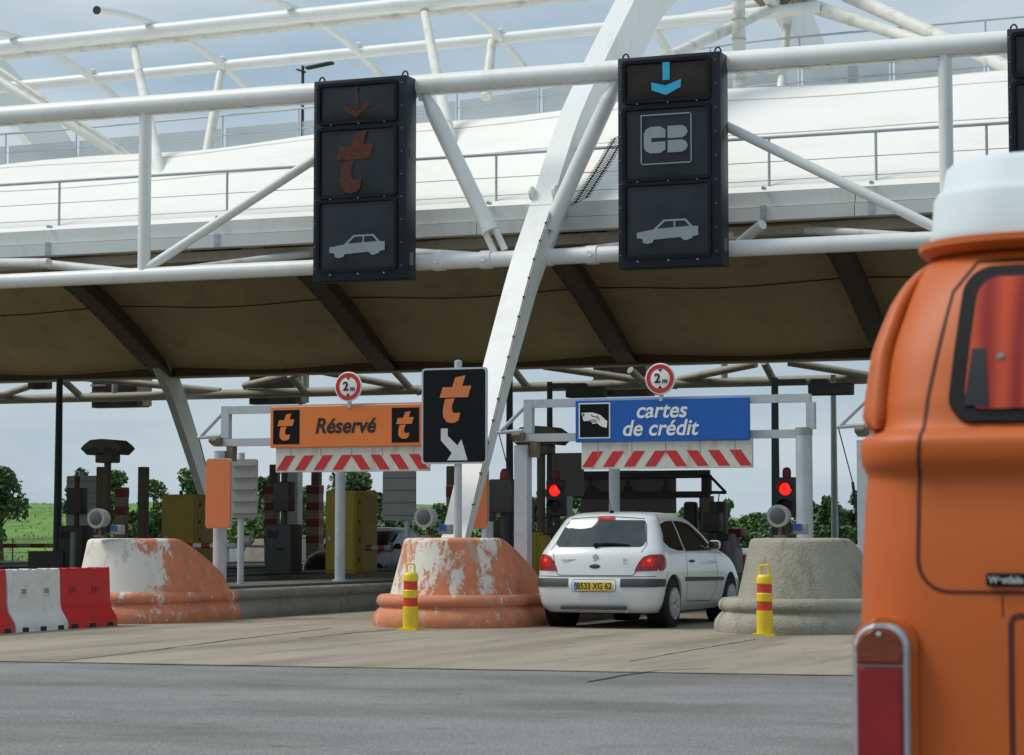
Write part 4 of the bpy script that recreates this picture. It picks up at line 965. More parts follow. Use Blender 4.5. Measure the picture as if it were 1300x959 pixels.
# ================================================================ ORANGE BLANK SIGNS AND SIGN BACKS
def plate(label, px0, px1, py0, py1, Y, m, name='blank_sign', cat='sign', post=None, ribs=0, rnd_=.04, turn=0):
    a, c = PY(px0, py1, Y), PY(px1, py0, Y); w = c.x - a.x; h = c.z - a.z
    t = thing(name, label, cat, ((a.x + c.x) / 2, Y, 0 if post is None else post[1]), turn)
    b = B(); prism(b, rrect(-w / 2, a.z - t.location.z, w / 2, c.z - t.location.z, rnd_), (0, 0, 0), *FR, -.02, .012); p_ = part('panel', b, m, t, True)
    if name == 'blank_sign':
        b = B(); prism(b, rrect(-w / 2 - .012, a.z - t.location.z - .012, w / 2 + .012, c.z - t.location.z + .012, rnd_), (0, 0, 0), *FR, -.03, -.015); part('frame', b, M['galv'], t, True)
    if ribs:
        b = B()
        for k in range(ribs): box(b, (0, -.035, a.z - t.location.z + h * (k + .5) / ribs), (w - .03, .028, .022))
        part('stiffener', b, M['signback'] if ribs < 9 else M['galv'], p_, True)
    if post is not None:
        b = B(); z1 = (a.z + .1 if ribs == 0 else c.z + .1) - t.location.z; tube(b, (post[0], .08, 0), (post[0], .08, z1), post[2]); part('post', b, post[3] if len(post) > 3 else M['galv'], t, True)
    return t
plate('blank orange sign on the round post at the left island', 261, 293, 583, 670, YL - .3, M['orange2'], rnd_=.05)
plate('ribbed grey sign back beside the blank orange sign at the left', 294, 327, 583, 658, 33.0, M['signback'], 'sign_back', 'sign back', (-.1, .45, .05), 5)
plate('blank orange sign half hidden behind the middle mast', 597, 619, 596, 671, 33.5, M['orange2'], post=(.1, .45, .09))
plate('pale ribbed sign back behind the dark machine at the far left', 84, 125, 604, 676, 52, M['steel_grey'], 'sign_back', 'sign back', (-.1, .45, .06), 5)
plate('ribbed grey sign back between the mustard cabinet and the black t sign', 486, 528, 598, 661, 40, M['signback'], 'sign_back', 'sign back', (.12, .45, .05), 4)
t = plate('dark square panel back under the left end of the striped board', 701, 741, 575, 630, 47, M['darkback'], 'sign_back', 'sign back', (.0, .45, .07), 0, .01)

# ================================================================ LAMP POSTS
def lamp_post(label, px, ytop, X, mtl, arm=0, Y=None, r=.085):
    p = PX(px, 600, X) if Y is None else PY(px, 600, Y); z1 = (PX(px, ytop, p.x).z if Y is None else PY(px, ytop, Y).z)
    t = thing('lamp_post', label, 'lamp post', (p.x, p.y, 0), 0)
    b = B(); tube(b, (0, 0, 0), (0, 0, z1), r, r * .7); part('pole', b, mtl, t, True)
    if arm:
        b = B(); rect_tube(b, (0, 0, z1 - .08), (arm * .55, 0, z1 - .08), .1, .08); ar_ = part('arm', b, mtl, t, True)
        b = B(); rbox(b, (arm, 0, z1 - .22), (.75, .3, .2), .02); rbox(b, (arm * .8, 0, z1 - .1), (.3, .2, .12), .02); part('lamp_head', b, M['machine'], t, True)
    return t
lamp_post('dark green pole reaching the rear gantry at the far left', 74, 480, -31.6, M['dark_green'], 0, r=.11)
lamp_post('dark green lamp post with flat head left of the blue board', 698, 485, -17.6, M['dark_green'], .75, Y=44, r=.075)
lamp_post('dark green lamp post with flat head right of the blue board', 984.5, 480, -12, M['dark_green'], 1.0, Y=41, r=.085)
lamp_post('dark green pole close behind the middle mast', 647, 472, -13, M['dark_green'], 0, Y=46, r=.09)
lamp_post('slim pale grey pole between the blue sign gate and the van', 1059, 476, -10, M['galv'], 0, Y=60, r=.1)
t = lamp_post('distant slim street lamp above the roof beside the left signal box', 381, 84, -60, M['dark_green'], 0, Y=110, r=.11)
z_ = PY(381, 84, 110).z; b = B(); rbox(b, (.95, 0, z_ - .05), (1.5, .4, .14), .03, rot=Matrix.Rotation(-.12, 3, 'Y')); rbox(b, (-.1, 0, z_ - .25), (.5, .25, .1), .03, rot=Matrix.Rotation(.35, 3, 'Y')); part('lamp_head', b, M['dark_green'], t, True)

# ================================================================ TRAFFIC SIGNALS
def signal(label, px, py, Y, s=1):
    c = PY(px, py, Y); t = thing('traffic_signal', label, 'traffic light', (c.x, Y + .15, ZD), 0, 'red lane signals')
    b = B(); rbox(b, (0, 0, c.z - ZD - .14), (.36, .2, .68), .03); hs = part('housing', b, M['machine'], t, True)
    b = B(); lathe(b, [(.01, -.12), (.09, -.118), (.105, -.11), (.105, -.1)], (0, 0, c.z - ZD), 24, 'Y'); part('red_light', b, M['redlamp'], hs, True)
    b = B(); lathe(b, [(.01, -.12), (.1, -.112), (.1, -.1)], (0, 0, c.z - ZD - .29), 24, 'Y'); part('dark_light', b, M['black'], hs, True)
    b = B()
    for dz in (0, -.29):
        rr = []
        for k in range(13):
            a = math.pi * k / 12; rr.append((.12 * math.cos(a), .12 * math.sin(a)))
        A_ = [b.verts.new((x, -.1, c.z - ZD + dz + z)) for x, z in rr]; B2 = [b.verts.new((x * 1.02, -.24, c.z - ZD + dz + z * 1.02)) for x, z in rr]
        for k in range(12): b.faces.new((A_[k], A_[k + 1], B2[k + 1], B2[k]))
    part('hood', b, M['black'], hs, True, each=True)
    b = B(); lathe(b, [(.07, .2), (.075, .22), (.075, .3), (.06, .35), (.02, .37)], (0, 0, c.z - ZD), 14); part('beacon', b, M['darkred'], t, True)
    b = B(); tube(b, (0, .03, 0), (0, .03, c.z - ZD - .4), .06); part('post', b, M['machine'], t, True)
    b = B(); rbox(b, (0, .05, .45), (.34, .3, .9), .02); part('cabinet', b, M['machine'], t, True)
signal('red traffic light on the dark post left of the white car roof', 703, 623, 42.5)
signal('red traffic light above the round lamp on the concrete island', 996, 621, 40)
# dark signal back with a red beacon right of the mast
c = PY(639, 630, 38); t = thing('signal_cabinet', 'dark box with a red beacon cap just right of the mast', 'signal box', (c.x, 38, ZD))
b = B(); rbox(b, (c.x, 38, c.z), (.42, .3, .56), .03); part('housing', b, M['machine'], t)
b = B(); lathe(b, [(.08, .28), (.075, .38), (.05, .44), (.02, .46)], (c.x + .02, 38, c.z), 14); part('beacon', b, M['darkred'], t)
b = B(); tube(b, (c.x, 38.05, ZD), (c.x, 38.05, c.z - .25), .07); part('post', b, M['machine'], t)

# ================================================================ SPEED CAMERA TOWERS
def tower(label, px, py, Y, post_m, s=1):
    c = PY(px, py, Y); t = thing('camera_tower', label, 'camera', (c.x, Y, ZD), 0, 'dark twin camera housings on posts')
    h = c.z - ZD
    for sx in (-1, 1):
        b = B(); pts = [(.05, -.14), (.5, -.18), (.72, .0), (.62, .1), (.4, .24), (0, .27), (0, -.1)]
        prism(b, [(sx * x * .74, z * .8) for x, z in pts], (sx * .0, 0, h), *FR, -.3, .3); hd = part('hood', b, M['camgrey'], t, True)
        b = B(); prism(b, [(sx * .06, -.10), (sx * .34, -.12), (sx * .44, -.02), (sx * .08, .03)], (0, 0, h), *FR, .3, .31); part('window', b, M['machine'], hd, True)
    b = B(); rbox(b, (0, 0, h - .22), (.46, .36, .2), .03); part('bracket', b, M['camgrey'], t, True)
    b = B(); tube(b, (0, 0, 0), (0, 0, h - .3), .08); part('post', b, post_m, t, True)
tower('twin dark camera housing on a post above the left crash block', 137, 570, 48, M['brownpost'])
tower('twin dark camera housing behind the left post of the blue sign gate', 687, 556, 43, M['brownpost'])

# ================================================================ POSTS, STRIPED POSTS
def plain_post(label, px, ytop, Y, w, mtl, d=None):
    c = PY(px, ytop, Y); b = B(); rbox(b, (0, 0, (c.z - ZD) / 2), (w, d or w, c.z - ZD), .015, 1); return single('timber_post' if mtl is M['brownpost'] else 'square_post', b, mtl, label, 'post', (c.x, Y, ZD), local=True)
plain_post('plain brown post standing alone between the camera tower and the mustard cabinet', 182.5, 593, 49, .2, M['brownpost'])
plain_post('brown post right beside the camera tower', 131, 593, 50, .24, M['brownpost'])
plain_post('brown post rising behind the left striped post under the orange board', 349, 590, 57, .22, M['brownpost'])
plain_post('brown post rising behind the right striped post under the orange board', 402, 590, 57.5, .22, M['brownpost'])
plain_post('brown post behind the striped post left of the mast', 573, 592, 44, .16, M['brownpost'])
plain_post('pale blue-grey post between the two striped posts', 374, 596, 56.5, .32, M['galv'])
def striped(label, px, y0, y1, Y, w=.26):
    a, c = PY(px, y1, Y), PY(px, y0, Y); t = thing('striped_post', label, 'post', (c.x, Y, ZD), 0, 'red and beige striped posts')
    n = 6; h = (c.z - ZD) / 7; top = c.z - ZD
    b = B(); rbox(b, (0, 0, top / 2), (w, w * .8, top), .01, 1); part('core', b, M['beigeband'], t, True)
    b = B()
    for k in range(4): box(b, (0, 0, top - .13 - k * .42), (w + .006, w * .8 + .006, .2))
    part('red_band', b, M['darkred'], t, True, each=True)
striped('striped red post just left of the dark machines', 344, 616, 700, 56)
striped('striped red post left of the mustard cabinet under the orange board', 400, 616, 700, 56.5, .36)
striped('striped red post left of the mast foot', 577, 616, 700, 43)
striped('striped red post behind the round lamp on the left block', 155, 619, 680, 50)

# ================================================================ CABINETS, MACHINES
def cabinet(label, px0, px1, pxs, ytop, Y, z0=ZD):
    a, c = PY(px0, ytop, Y), PY(px1, ytop, Y); w = c.x - a.x; h = a.z - z0; t = thing('toll_cabinet', label, 'cabinet', (a.x, Y, z0), 0, 'mustard yellow toll cabinets')
    dp = 1.0; b = B(); rbox(b, (w / 2, dp / 2, h / 2), (w, dp, h), .03); part('body', b, M['yellow_box'], t, True)
    b = B(); rbox(b, (w * .5, -.012, h * .5), (w * .9, .03, h * .92), .01, 1); dr = part('door', b, M['yellow_box'], t, True)
    b = B(); lathe(b, [(.03, -.06), (.045, -.05), (.045, -.02)], (w * .18, 0, h * .42), 12, 'Y'); part('lock', b, M['galv'], dr, True)
    b = B(); box(b, (w + .002, .12, h * .5), (.012, .06, h * .94)); box(b, (w + .004, .6, h * .5), (.01, .7, h * .9)); part('side_door', b, M['yellow_box'], t, True)
    b = B()
    for k in range(4): tube(b, (w + .02, .12, h * (.15 + k * .23)), (w + .02, .12, h * (.19 + k * .23)), .02, n=8)
    tube(b, (w * .3, .4, h), (w * .3, .4, h + .09), .04, n=10); part('hinge', b, M['machine'], t, True)
cabinet('mustard cabinet left of the blank orange sign', 205, 250, 262, 628, 47)
cabinet('mustard cabinet hiding the black car under the orange Réservé board', 413, 452, 472, 623, 42.5)
def machine(label, px, w, ytop, Y, kind, X=None):
    c = PY(px, ytop, Y); h = c.z - ZD; t = thing('toll_machine', label, 'toll machine', (c.x, Y, ZD), 0)
    b = B(); rbox(b, (0, 0, h * .25), (w, .5, h * .5), .03); part('base', b, M['machine'], t, True)
    b = B(); tube(b, (0, 0, h * .45), (0, 0, h), .06); part('pole', b, M['machine'], t, True)
    b = B(); rbox(b, (0, 0, h * .78), (w * .62, .3, h * .3), .03); part('head', b, M['machine'], t, True)
    b = B(); box(b, (-w * .2, -.255, h * .4), (w * .4, .02, .14)); box(b, (w * .1, -.255, h * .25), (w * .3, .02, .05)); part('screen', b, M['black'], t, True)
    b = B(); lathe(b, [(.07, h), (.06, h + .1), (.02, h + .13)], n=12); part('beacon', b, M['machine'], t, True)
machine('tall dark toll machine just left of the black car', 361, .55, 603, 42, 0)
machine('tall dark toll machine in front of the pale sign back at the far left', 98, .6, 612, 46, 0)
machine('dark toll machine beside the right end of the mast foot', 625, .5, 655, 40, 0)
machine('dark toll machine right of the white car mirror', 905, .55, 645, 45, 0)
b = B(); rbox(b, (0, 0, .42), (.9, .6, .84), .03); c = PY(67, 700, 46); single('dark_cabinet', b, M['machine'], 'low dark cabinet behind the white plastic barrier', 'cabinet', (c.x, 46, .46 - .44), local=True)
for px, lb in ((93, 'pale narrow post beside the low dark cabinet'),):
    b = B(); c = PY(px, 676, 45); rbox(b, (0, 0, (c.z - .0) / 2), (.1, .1, c.z), .01, 1); single('narrow_post', b, M['signback'], lb, 'post', (c.x, 45, 0), local=True)
for px, yt, Y, lb in ((690, 680, 41, 'mustard bollard post directly right of the blue sign gate post'), (682, 676, 42.2, 'mustard bollard post half hidden behind the gate post')):
    c = PY(px, yt, Y); b = B(); lathe(b, [(.13, 0), (.13, c.z - ZD - .05), (.1, c.z - ZD), (.02, c.z - ZD + .01)], n=18); single('guard_post', b, M['yellow_box'], lb, 'post', (c.x, Y, ZD), local=True, group='mustard guard posts')
# concrete block with the rear mast leg's shoe
c = PY(308, 740, 58); b = B(); box(b, (0, 0, .55), (2.1, 3, 1.1), taper=.72); bmesh.ops.bevel(b, geom=b.edges[:], offset=.06, segments=2, affect='EDGES')
single('concrete_footing', b, M['concrete'], 'weathered concrete footing under the curved rear leg of the mast', 'footing', (XM - 20.1 + .5, 2 * 48.3 - prof[0][0], 0), local=True)
# small white camera by the barrier
c = PY(313, 686, 44); t = thing('lane_camera', 'small white lane camera on a horizontal tube beside the barrier pole', 'camera', (c.x, 44, c.z))
b = B(); lathe(b, [(.03, -.12), (.09, -.1), (.1, .1), (.05, .16)], (c.x, 44, c.z), 16, 'X'); part('housing', b, M['white_plastic'], t)
b = B(); tube(b, (c.x - .1, 44, c.z - .12), (c.x + .7, 44, c.z - .13), .025); tube(b, (c.x, 44, c.z - .12), (c.x, 44, c.z), .03); part('arm', b, M['signback'], t)
# barrier poles
def arm(label, px0, px1, py, Y, n, dark=False, dy=0):
    a, c = PY(px0, py, Y), PY(px1, py + dy, Y); t = thing('barrier_pole', label, 'barrier', a); L_ = (c - a).length; d = (c - a).normalized()
    b = B(); tube(b, a, c, .055, n=12); part('pole', b, M['white'] if not dark else M['beigeband'], t)
    b = B()
    for k in range(n): p = a + d * L_ * (k + .0) / n; tube(b, p, p + d * L_ * .5 / n, .0575, n=12)
    part('red_band', b, M['darkred'] if dark else M['red'], t, each=True)
arm('red and white lane barrier pole in front of the left mustard cabinet', 193, 300, 693, 44, 5)
arm('dark red lane barrier pole stub across the right mustard cabinet', 465, 497, 696, 41.5, 2, True)
arm('thin red lane barrier pole across the grass at the far left', -30, 75, 693, 56, 3, True)
arm('red barrier pole between the grey concrete block and the van', 1076, 1100, 696, 36, 1)

# ================================================================ DARK SIGN FRAME BEHIND THE WHITE CAR
YK = 50; t = thing('rear_gate_board', 'large dark board back hanging from a dark frame above the white car', 'sign board', PY(797, 655, YK))
a, c = PY(738, 652, YK), PY(858, 603, YK); b = B(); rbox(b, ((a.x + c.x) / 2, YK, (a.z + c.z) / 2), (c.x - a.x, .1, c.z - a.z), .02); part('panel', b, M['darkback'], t)
b = B(); box(b, ((a.x + c.x) / 2 + .05, YK + .06, (a.z + c.z) / 2 + .1), (.1, .05, .8)); part('panel_strap', b, M['machine'], t)
b = B(); rect_tube(b, PY(706, 604, YK - .1), PY(901, 602, YK - .1), .17, .12); rect_tube(b, PY(706, 629, YK - .1), PY(901, 628, YK - .1), .14, .12); part('beam', b, M['machine'], t, each=True)
b = B(); rect_tube(b, PY(897, 603, YK - .1), PY(897, 628, YK - .1), .2, .12); tube(b, PY(899, 602, YK - .1), PY(921, 625, YK - .1), .03); tube(b, PY(897, 625.5, YK - .1), PY(922, 625.5, YK - .1), .035); tube(b, PY(913, 626, YK), PY(911, 650, YK), .012, n=6); part('stay', b, M['machine'], t)
b = B()
for px in (749, 797, 845): tube(b, PY(px, 606, YK - .2), PY(px, 620, YK - .2), .035); box(b, PY(px, 621, YK - .2), (.15, .1, .1))
part('hanger', b, M['machine'], t, each=True)
b = B(); p = PY(897, 630, YK); tube(b, (p.x, YK, .4), p, .16); tube(b, (p.x, YK, p.z - .9), (p.x, YK, p.z - .82), .19); part('post', b, M['darkback'], t)
b = B()
for s in (-.32, .34): rbox(b, (p.x + s, YK - .1, p.z - .62), (.26, .3, 1.0), .06)
part('signal_back', b, M['machine'], t, each=True)
c = PY(798, 597, 45); b = B(); lathe(b, [(.02, -.1), (.12, -.09), (.2, -.0), (.2, .03)], (0, 0, 0), 20); single('dome_lamp', b, M['machine'], 'dark domed lamp peeking out under the striped board', 'lamp', PY(798, 600, 40) , local=True)
# things right of the car: orange-ish distant block, stacked dark cabinets
for px0, px1, y0, y1, Y, m_, lab, nm in ((912, 945, 671, 682, 56, 'darkred', 'faded red housing behind the white car mirror', 'red_housing'), (908, 930, 678, 742, 50, 'machine', 'dark cabinet between the white car and the concrete island', 'dark_cabinet'),
                                        (934, 951, 704, 722, 55, 'orange2', 'distant orange crash block seen past the white car', 'distant_block'), (928, 938, 696, 742, 48, 'signback', 'grey slab post next to the concrete island', 'slab_post')):
    a, c = PY(px0, y1, Y), PY(px1, y0, Y); z0 = max(0, min(a.z, ZD)) if y1 > 735 else a.z; b = B(); w = c.x - a.x; rbox(b, (0, 0, (c.z - z0) / 2), (w, .6, c.z - z0), .04)
    if y1 < 735: box(b, (0, .0, (0 - z0) / 2 + .1), (w * .5, .3, z0 + .1))
    single(nm, b, M[m_], lab, 'cabinet' if 'block' not in nm else 'crash block', ((a.x + c.x) / 2, Y, z0), local=True)
# low guard rail far behind the right island
b = B()
for k in range(24): tube(b, (-34 + k * 2, 79, 0), (-34 + k * 2, 79, .75), .05, n=8)
gr = thing('guard_rail', 'grey guard rail along the far edge of the plaza', 'guard rail', (-10, 79, 0)); part('post', b, M['galv'], gr, each=True)
b = B(); rbox(b, (-10, 78.93, .62), (50, .06, .3), .02); part('rail', b, M['galv'], gr)
b = B(); [tube(b, (-62 + k * 2.0, 73.5 , -.0), (-62 + k * 2.0, 73.5, 1.1), .03, n=6) for k in range(12)]
fn = thing('wire_fence', 'thin dark wire fence in front of the grass bank', 'fence', (-50, 73.5, 0)); part('post', b, M['machine'], fn, each=True)
b = B(); [tube(b, (-62, 73.5, z), (-40, 73.5, z), .012, n=6) for z in (.3, .6, .9, 1.08)]; part('wire', b, M['machine'], fn, each=True)

# ================================================================ TREES
def tree(label, px, ytop, wpx, Y, seed, lm, n=2600, leaf=.2):
    rnd = random.Random(seed); top = PY(px, ytop, Y); wd = (PY(px + wpx / 2, 600, Y) - PY(px - wpx / 2, 600, Y)).length
    z0 = bank_z(top.x, Y) * (.75 if -33 < top.x < 4 else 1) - .05; h = top.z - z0
    t = thing('tree', label, 'tree', (top.x, Y, z0), 0, 'trees beyond the toll plaza')
    b = B(); ptube(b, [(0, 0, 0), (rnd.uniform(-.1, .1), 0, h * .3), (rnd.uniform(-.2, .2), 0, h * .62), (rnd.uniform(-.2, .2), 0, h * .9)], [.14 * h / 5, .1 * h / 5, .06 * h / 5, .015], 8)
    cl = []
    for k in range(16):
        a = rnd.uniform(0, 6.28); zz = h * rnd.uniform(.12, .92); rr = wd * .5 * rnd.uniform(.25, 1) * (1.05 - .75 * (zz / h) ** 1.8)
        e_ = Vector((rr * math.cos(a), rr * .9 * math.sin(a), zz)); ptube(b, [(0, 0, max(.1, zz - h * .18)), e_ * .55 + Vector((0, 0, zz * .45 - h * .05)) * .9, e_], [.035, .022, .008], 5)
        cl.append((e_, wd * rnd.uniform(.1, .22)))
    cl.append((Vector((0, 0, h * .93)), wd * .12))
    part('trunk', b, M['bark'], t, True)
    b = B()
    for k in range(n):
        c_, r_ = cl[int(rnd.random() ** .9 * len(cl)) % len(cl)]
        d = Vector((rnd.gauss(0, 1), rnd.gauss(0, 1), rnd.gauss(0, .85))).normalized() * r_ * (rnd.random() ** .45) * 1.25
        p = c_ + d
        if p.z < .1: continue
        if p.z > h: p.z = h - rnd.random() * .2
        s = leaf * rnd.uniform(.5, 1.15); u = Vector((rnd.gauss(0, 1), rnd.gauss(0, 1), rnd.gauss(0, 1))).normalized(); v = u.orthogonal().normalized() * s * .45
        u = u * s * .6; b.faces.new([b.verts.new(p - u), b.verts.new(p - v * .8), b.verts.new(p + u), b.verts.new(p + v)])
    part('crown', b, lm, t, True, fix=False)
D_, M_, P_ = M['leaf_dark'], M['leaf_mid'], M['leaf_pale']
TR = ((4, 592, 62, 84, D_, 'dark round tree at the left edge of the photo'), (104, 596, 52, 92, D_, 'dark tree behind the pale sign back at the far left'), (150, 598, 55, 95, M_, 'green tree behind the camera tower post'),
      (195, 610, 50, 90, M_, 'bushy tree between the brown post and the mustard cabinet'), (175, 650, 60, 88, D_, 'low dark bush behind the left crash block'), (247, 594, 46, 92, M_, 'upright tree peeking over the left mustard cabinet'), (225, 640, 60, 90, P_, 'pale bush left of the mustard cabinet'),
      (300, 620, 70, 88, D_, 'dark bush behind the blank orange sign'), (340, 606, 50, 90, D_, 'dark tree behind the left striped post'), (330, 655, 90, 84, P_, 'pale bush left of the black car'), (388, 618, 50, 94, M_, 'green tree between the two striped posts'),
      (455, 598, 90, 86, D_, 'dense dark tree behind the right mustard cabinet'), (515, 612, 60, 88, D_, 'dark tree behind the ribbed sign back by the t sign'), (560, 640, 46, 92, M_, 'low green tree behind the round lamp of the middle island'), (620, 645, 60, 95, M_, 'low green tree right of the mast foot'),
      (655, 625, 60, 92, D_, 'dark tree between the mast and the gate post'), (688, 620, 40, 90, D_, 'dark tree behind the left red traffic light'), (740, 625, 60, 96, M_, 'green tree under the dark square panel'), (815, 640, 80, 100, M_, 'green tree behind the dark board back'),
      (880, 645, 55, 100, P_, 'pale tree over the bonnet side of the white car'), (924, 634, 30, 96, M_, 'small pointed tree right of the dark frame'), (958, 652, 60, 104, M_, 'low tree between the white car and the right traffic light'), (1020, 625, 46, 90, D_, 'dark tree beside the right sign gate post'),
      (1052, 632, 60, 88, D_, 'dark tree behind the slim pale pole'), (1090, 624, 56, 90, D_, 'dark tree at the edge of the orange van'), (1150, 630, 70, 90, D_, 'dark tree hidden behind the orange van'), (500, 660, 110, 84, D_, 'low dark bush behind the black car'),
      (420, 662, 90, 90, M_, 'low green bush left of the black car windscreen'), (700, 672, 130, 92, D_, 'long low dark bush behind the white car'), (960, 676, 130, 95, D_, 'long low dark bush behind the concrete island'), (575, 672, 110, 90, D_, 'long low dark bush behind the middle island'), (1060, 668, 110, 88, D_, 'low dark bush at the foot of the trees by the van'))
for i, (px, yt, wp, Y, lm, lab) in enumerate(TR): tree(lab, px, yt, wp, Y, 100 + i, lm)
# ================================================================ VEHICLE TOOLS
def plan(yr, yf, hw, Rr, Rf, bow, n=10, ky=1.0):
    """closed plan outline: rear edge, corner, side, front, mirrored"""
    h = []
    for k in range(n): u = k / (n - 1); x = u * (hw - Rr); h.append((x, yr + bow * (x / hw) ** 2))
    y0 = yr + bow * ((hw - Rr) / hw) ** 2; ry = Rr * ky
    for k in range(1, 9): a = math.pi / 2 * k / 8; h.append((hw - Rr + Rr * math.sin(a), y0 + ry * (1 - math.cos(a))))
    ys0 = y0 + ry; ys1 = yf - Rf * 1.2
    for k in range(1, 24): u = k / 23; y = ys0 + (ys1 - ys0) * u; h.append((hw - .035 * hw * (2 * u - 1) ** 4, y))
    hx = hw * .965
    for k in range(1, 9): a = math.pi / 2 * k / 8; h.append((hx - Rf + Rf * math.cos(a), ys1 + Rf * 1.2 * math.sin(a)))
    for k in range(1, n): u = 1 - k / (n - 1); x = u * (hx - Rf); h.append((x, yf + .06 * (1 - u * u)))
    return h + [(-x, y) for x, y in h[-2:0:-1]]
def interp(tab, z):
    for a, c in zip(tab, tab[1:]):
        if z <= c[0]:
            t = (z - a[0]) / (c[0] - a[0]); return [p + (q - p) * t for p, q in zip(a, c)]
    return list(tab[-1])
def smooth_tab(tab, zs):
    """Catmull-Rom through the table rows"""
    res = []
    for z in zs:
        i = max(0, min(len(tab) - 2, next((k for k in range(len(tab) - 1) if z <= tab[k + 1][0]), len(tab) - 2)))
        a, b_, c, d = tab[max(i - 1, 0)], tab[i], tab[i + 1], tab[min(i + 2, len(tab) - 1)]; t = (z - b_[0]) / (c[0] - b_[0]); row = [z]
        for k in range(1, len(b_)):
            m1 = (c[k] - a[k]) / max(1e-6, c[0] - a[0]) * (c[0] - b_[0]); m2 = (d[k] - b_[k]) / max(1e-6, d[0] - b_[0]) * (c[0] - b_[0])
            row.append((2 * t ** 3 - 3 * t * t + 1) * b_[k] + (t ** 3 - 2 * t * t + t) * m1 + (-2 * t ** 3 + 3 * t * t) * c[k] + (t ** 3 - t * t) * m2)
        res.append(row)
    return res
def body_bm(rows, ky=1.0, dome=None):
    b = B(); vr = []
    for z, yr, yf, hw, Rr, Rf, bow in rows: vr.append([b.verts.new((x, y, z)) for x, y in plan(yr, yf, hw, Rr, Rf, bow, ky=ky)])
    n = len(vr[0]); b.faces.new(vr[0][::-1])
    for a, c in zip(vr, vr[1:]):
        for k in range(n): j = (k + 1) % n; b.faces.new((a[k], a[j], c[j], c[k]))
    if dome:
        last = vr[-1]; cx = sum((v.co for v in last), Vector()) / n
        for s, dz in dome:
            cur = [b.verts.new((v.co.x * s, cx.y + (v.co.y - cx.y) * s, last[0].co.z + dz)) for v in vr[-1]]
            pv = prev_ if s != dome[0][0] else last
            for k in range(n): j = (k + 1) % n; b.faces.new((pv[k], pv[j], cur[j], cur[k]))
            prev_ = cur
        b.faces.new(prev_)
    else: b.faces.new(vr[-1])
    return b
def boolean_wheels(bm, cuts):
    me = bpy.data.meshes.new('t'); bmesh.ops.recalc_face_normals(bm, faces=bm.faces[:]); bm.to_mesh(me); bm.free(); o = bpy.data.objects.new('t', me); C.objects.link(o)
    cs = []
    for i, c in enumerate(cuts):
        bmesh.ops.recalc_face_normals(c, faces=c.faces[:]); mc = bpy.data.meshes.new('c'); c.to_mesh(mc); c.free(); oc = bpy.data.objects.new('c', mc); C.objects.link(oc); cs.append(oc)
        md = o.modifiers.new('b', 'BOOLEAN'); md.operation = 'DIFFERENCE'; md.solver = 'EXACT'; md.object = oc
    dg = bpy.context.evaluated_depsgraph_get(); ev = bpy.data.meshes.new_from_object(o.evaluated_get(dg)); b = B(); b.from_mesh(ev)
    for q in [o] + cs: bpy.data.objects.remove(q)
    return b
def patch(bvh, poly, side, off=.004, th=.006, step=.05):
    """a panel that follows the body: polygon drawn from the rear (x,z) or from a flank (y,z)"""
    b = B(); b.faces.new([b.verts.new((x, 0, z)) for x, z in poly])
    x0, x1 = min(p[0] for p in poly), max(p[0] for p in poly); z0, z1 = min(p[1] for p in poly), max(p[1] for p in poly)
    for ax, a, c in ((0, x0, x1), (2, z0, z1)):
        n = int((c - a) / step)
        for k in range(1, n + 1):
            co_ = [0, 0, 0]; no = [0, 0, 0]; co_[ax] = a + (c - a) * k / (n + 1); no[ax] = 1
            bmesh.ops.bisect_plane(b, geom=b.verts[:] + b.edges[:] + b.faces[:], plane_co=co_, plane_no=no, dist=1e-6)
    bad = []; nrm = {}
    for v in b.verts:
        if side == 'rear': o, d = Vector((v.co.x, -5, v.co.z)), Vector((0, 1, 0))
        elif side == 'front': o, d = Vector((v.co.x, 12, v.co.z)), Vector((0, -1, 0))
        else: o, d = Vector((side * 5, v.co.x, v.co.z)), Vector((-side, 0, 0))
        h, n_, i, dd = bvh.ray_cast(o, d)
        if h is None: bad.append(v); continue
        if n_.dot(d) > 0: n_ = -n_
        v.co = h + n_ * off; nrm[v] = n_
    if bad: bmesh.ops.delete(b, geom=bad, context='VERTS')
    # close the rim inwards
    edges = [e_ for e_ in b.edges if len(e_.link_faces) == 1]; low = {}
    for e_ in edges:
        for v in e_.verts:
            if v not in low: low[v] = b.verts.new(v.co - nrm[v] * (th + off))
    for e_ in edges: a, c = e_.verts; b.faces.new((a, c, low[c], low[a]))
    return b
def outline(poly, w):
    """line strip quads along a closed or open polyline (for panel gaps)"""
    res = []
    for (x0, z0), (x1, z1) in zip(poly, poly[1:]):
        d = math.hypot(x1 - x0, z1 - z0)
        if d < 1e-6: continue
        nx, nz = -(z1 - z0) / d * w / 2, (x1 - x0) / d * w / 2
        res.append([(x0 - nx, z0 - nz), (x1 - nx, z1 - nz), (x1 + nx, z1 + nz), (x0 + nx, z0 + nz)])
    return res
def gaps(bvh, lines, side, w=.008, off=.0018, st=.05):
    b = B()
    for ln in lines:
        for q in outline(ln, w): merge(b, patch(bvh, q, side, off, .001, st))
    return b
def arc(cx, cz_, r, a0, a1, n=6, sx=1): return [(cx + sx * r * math.cos(R(a0 + (a1 - a0) * k / n)), cz_ + r * math.sin(R(a0 + (a1 - a0) * k / n))) for k in range(n + 1)]
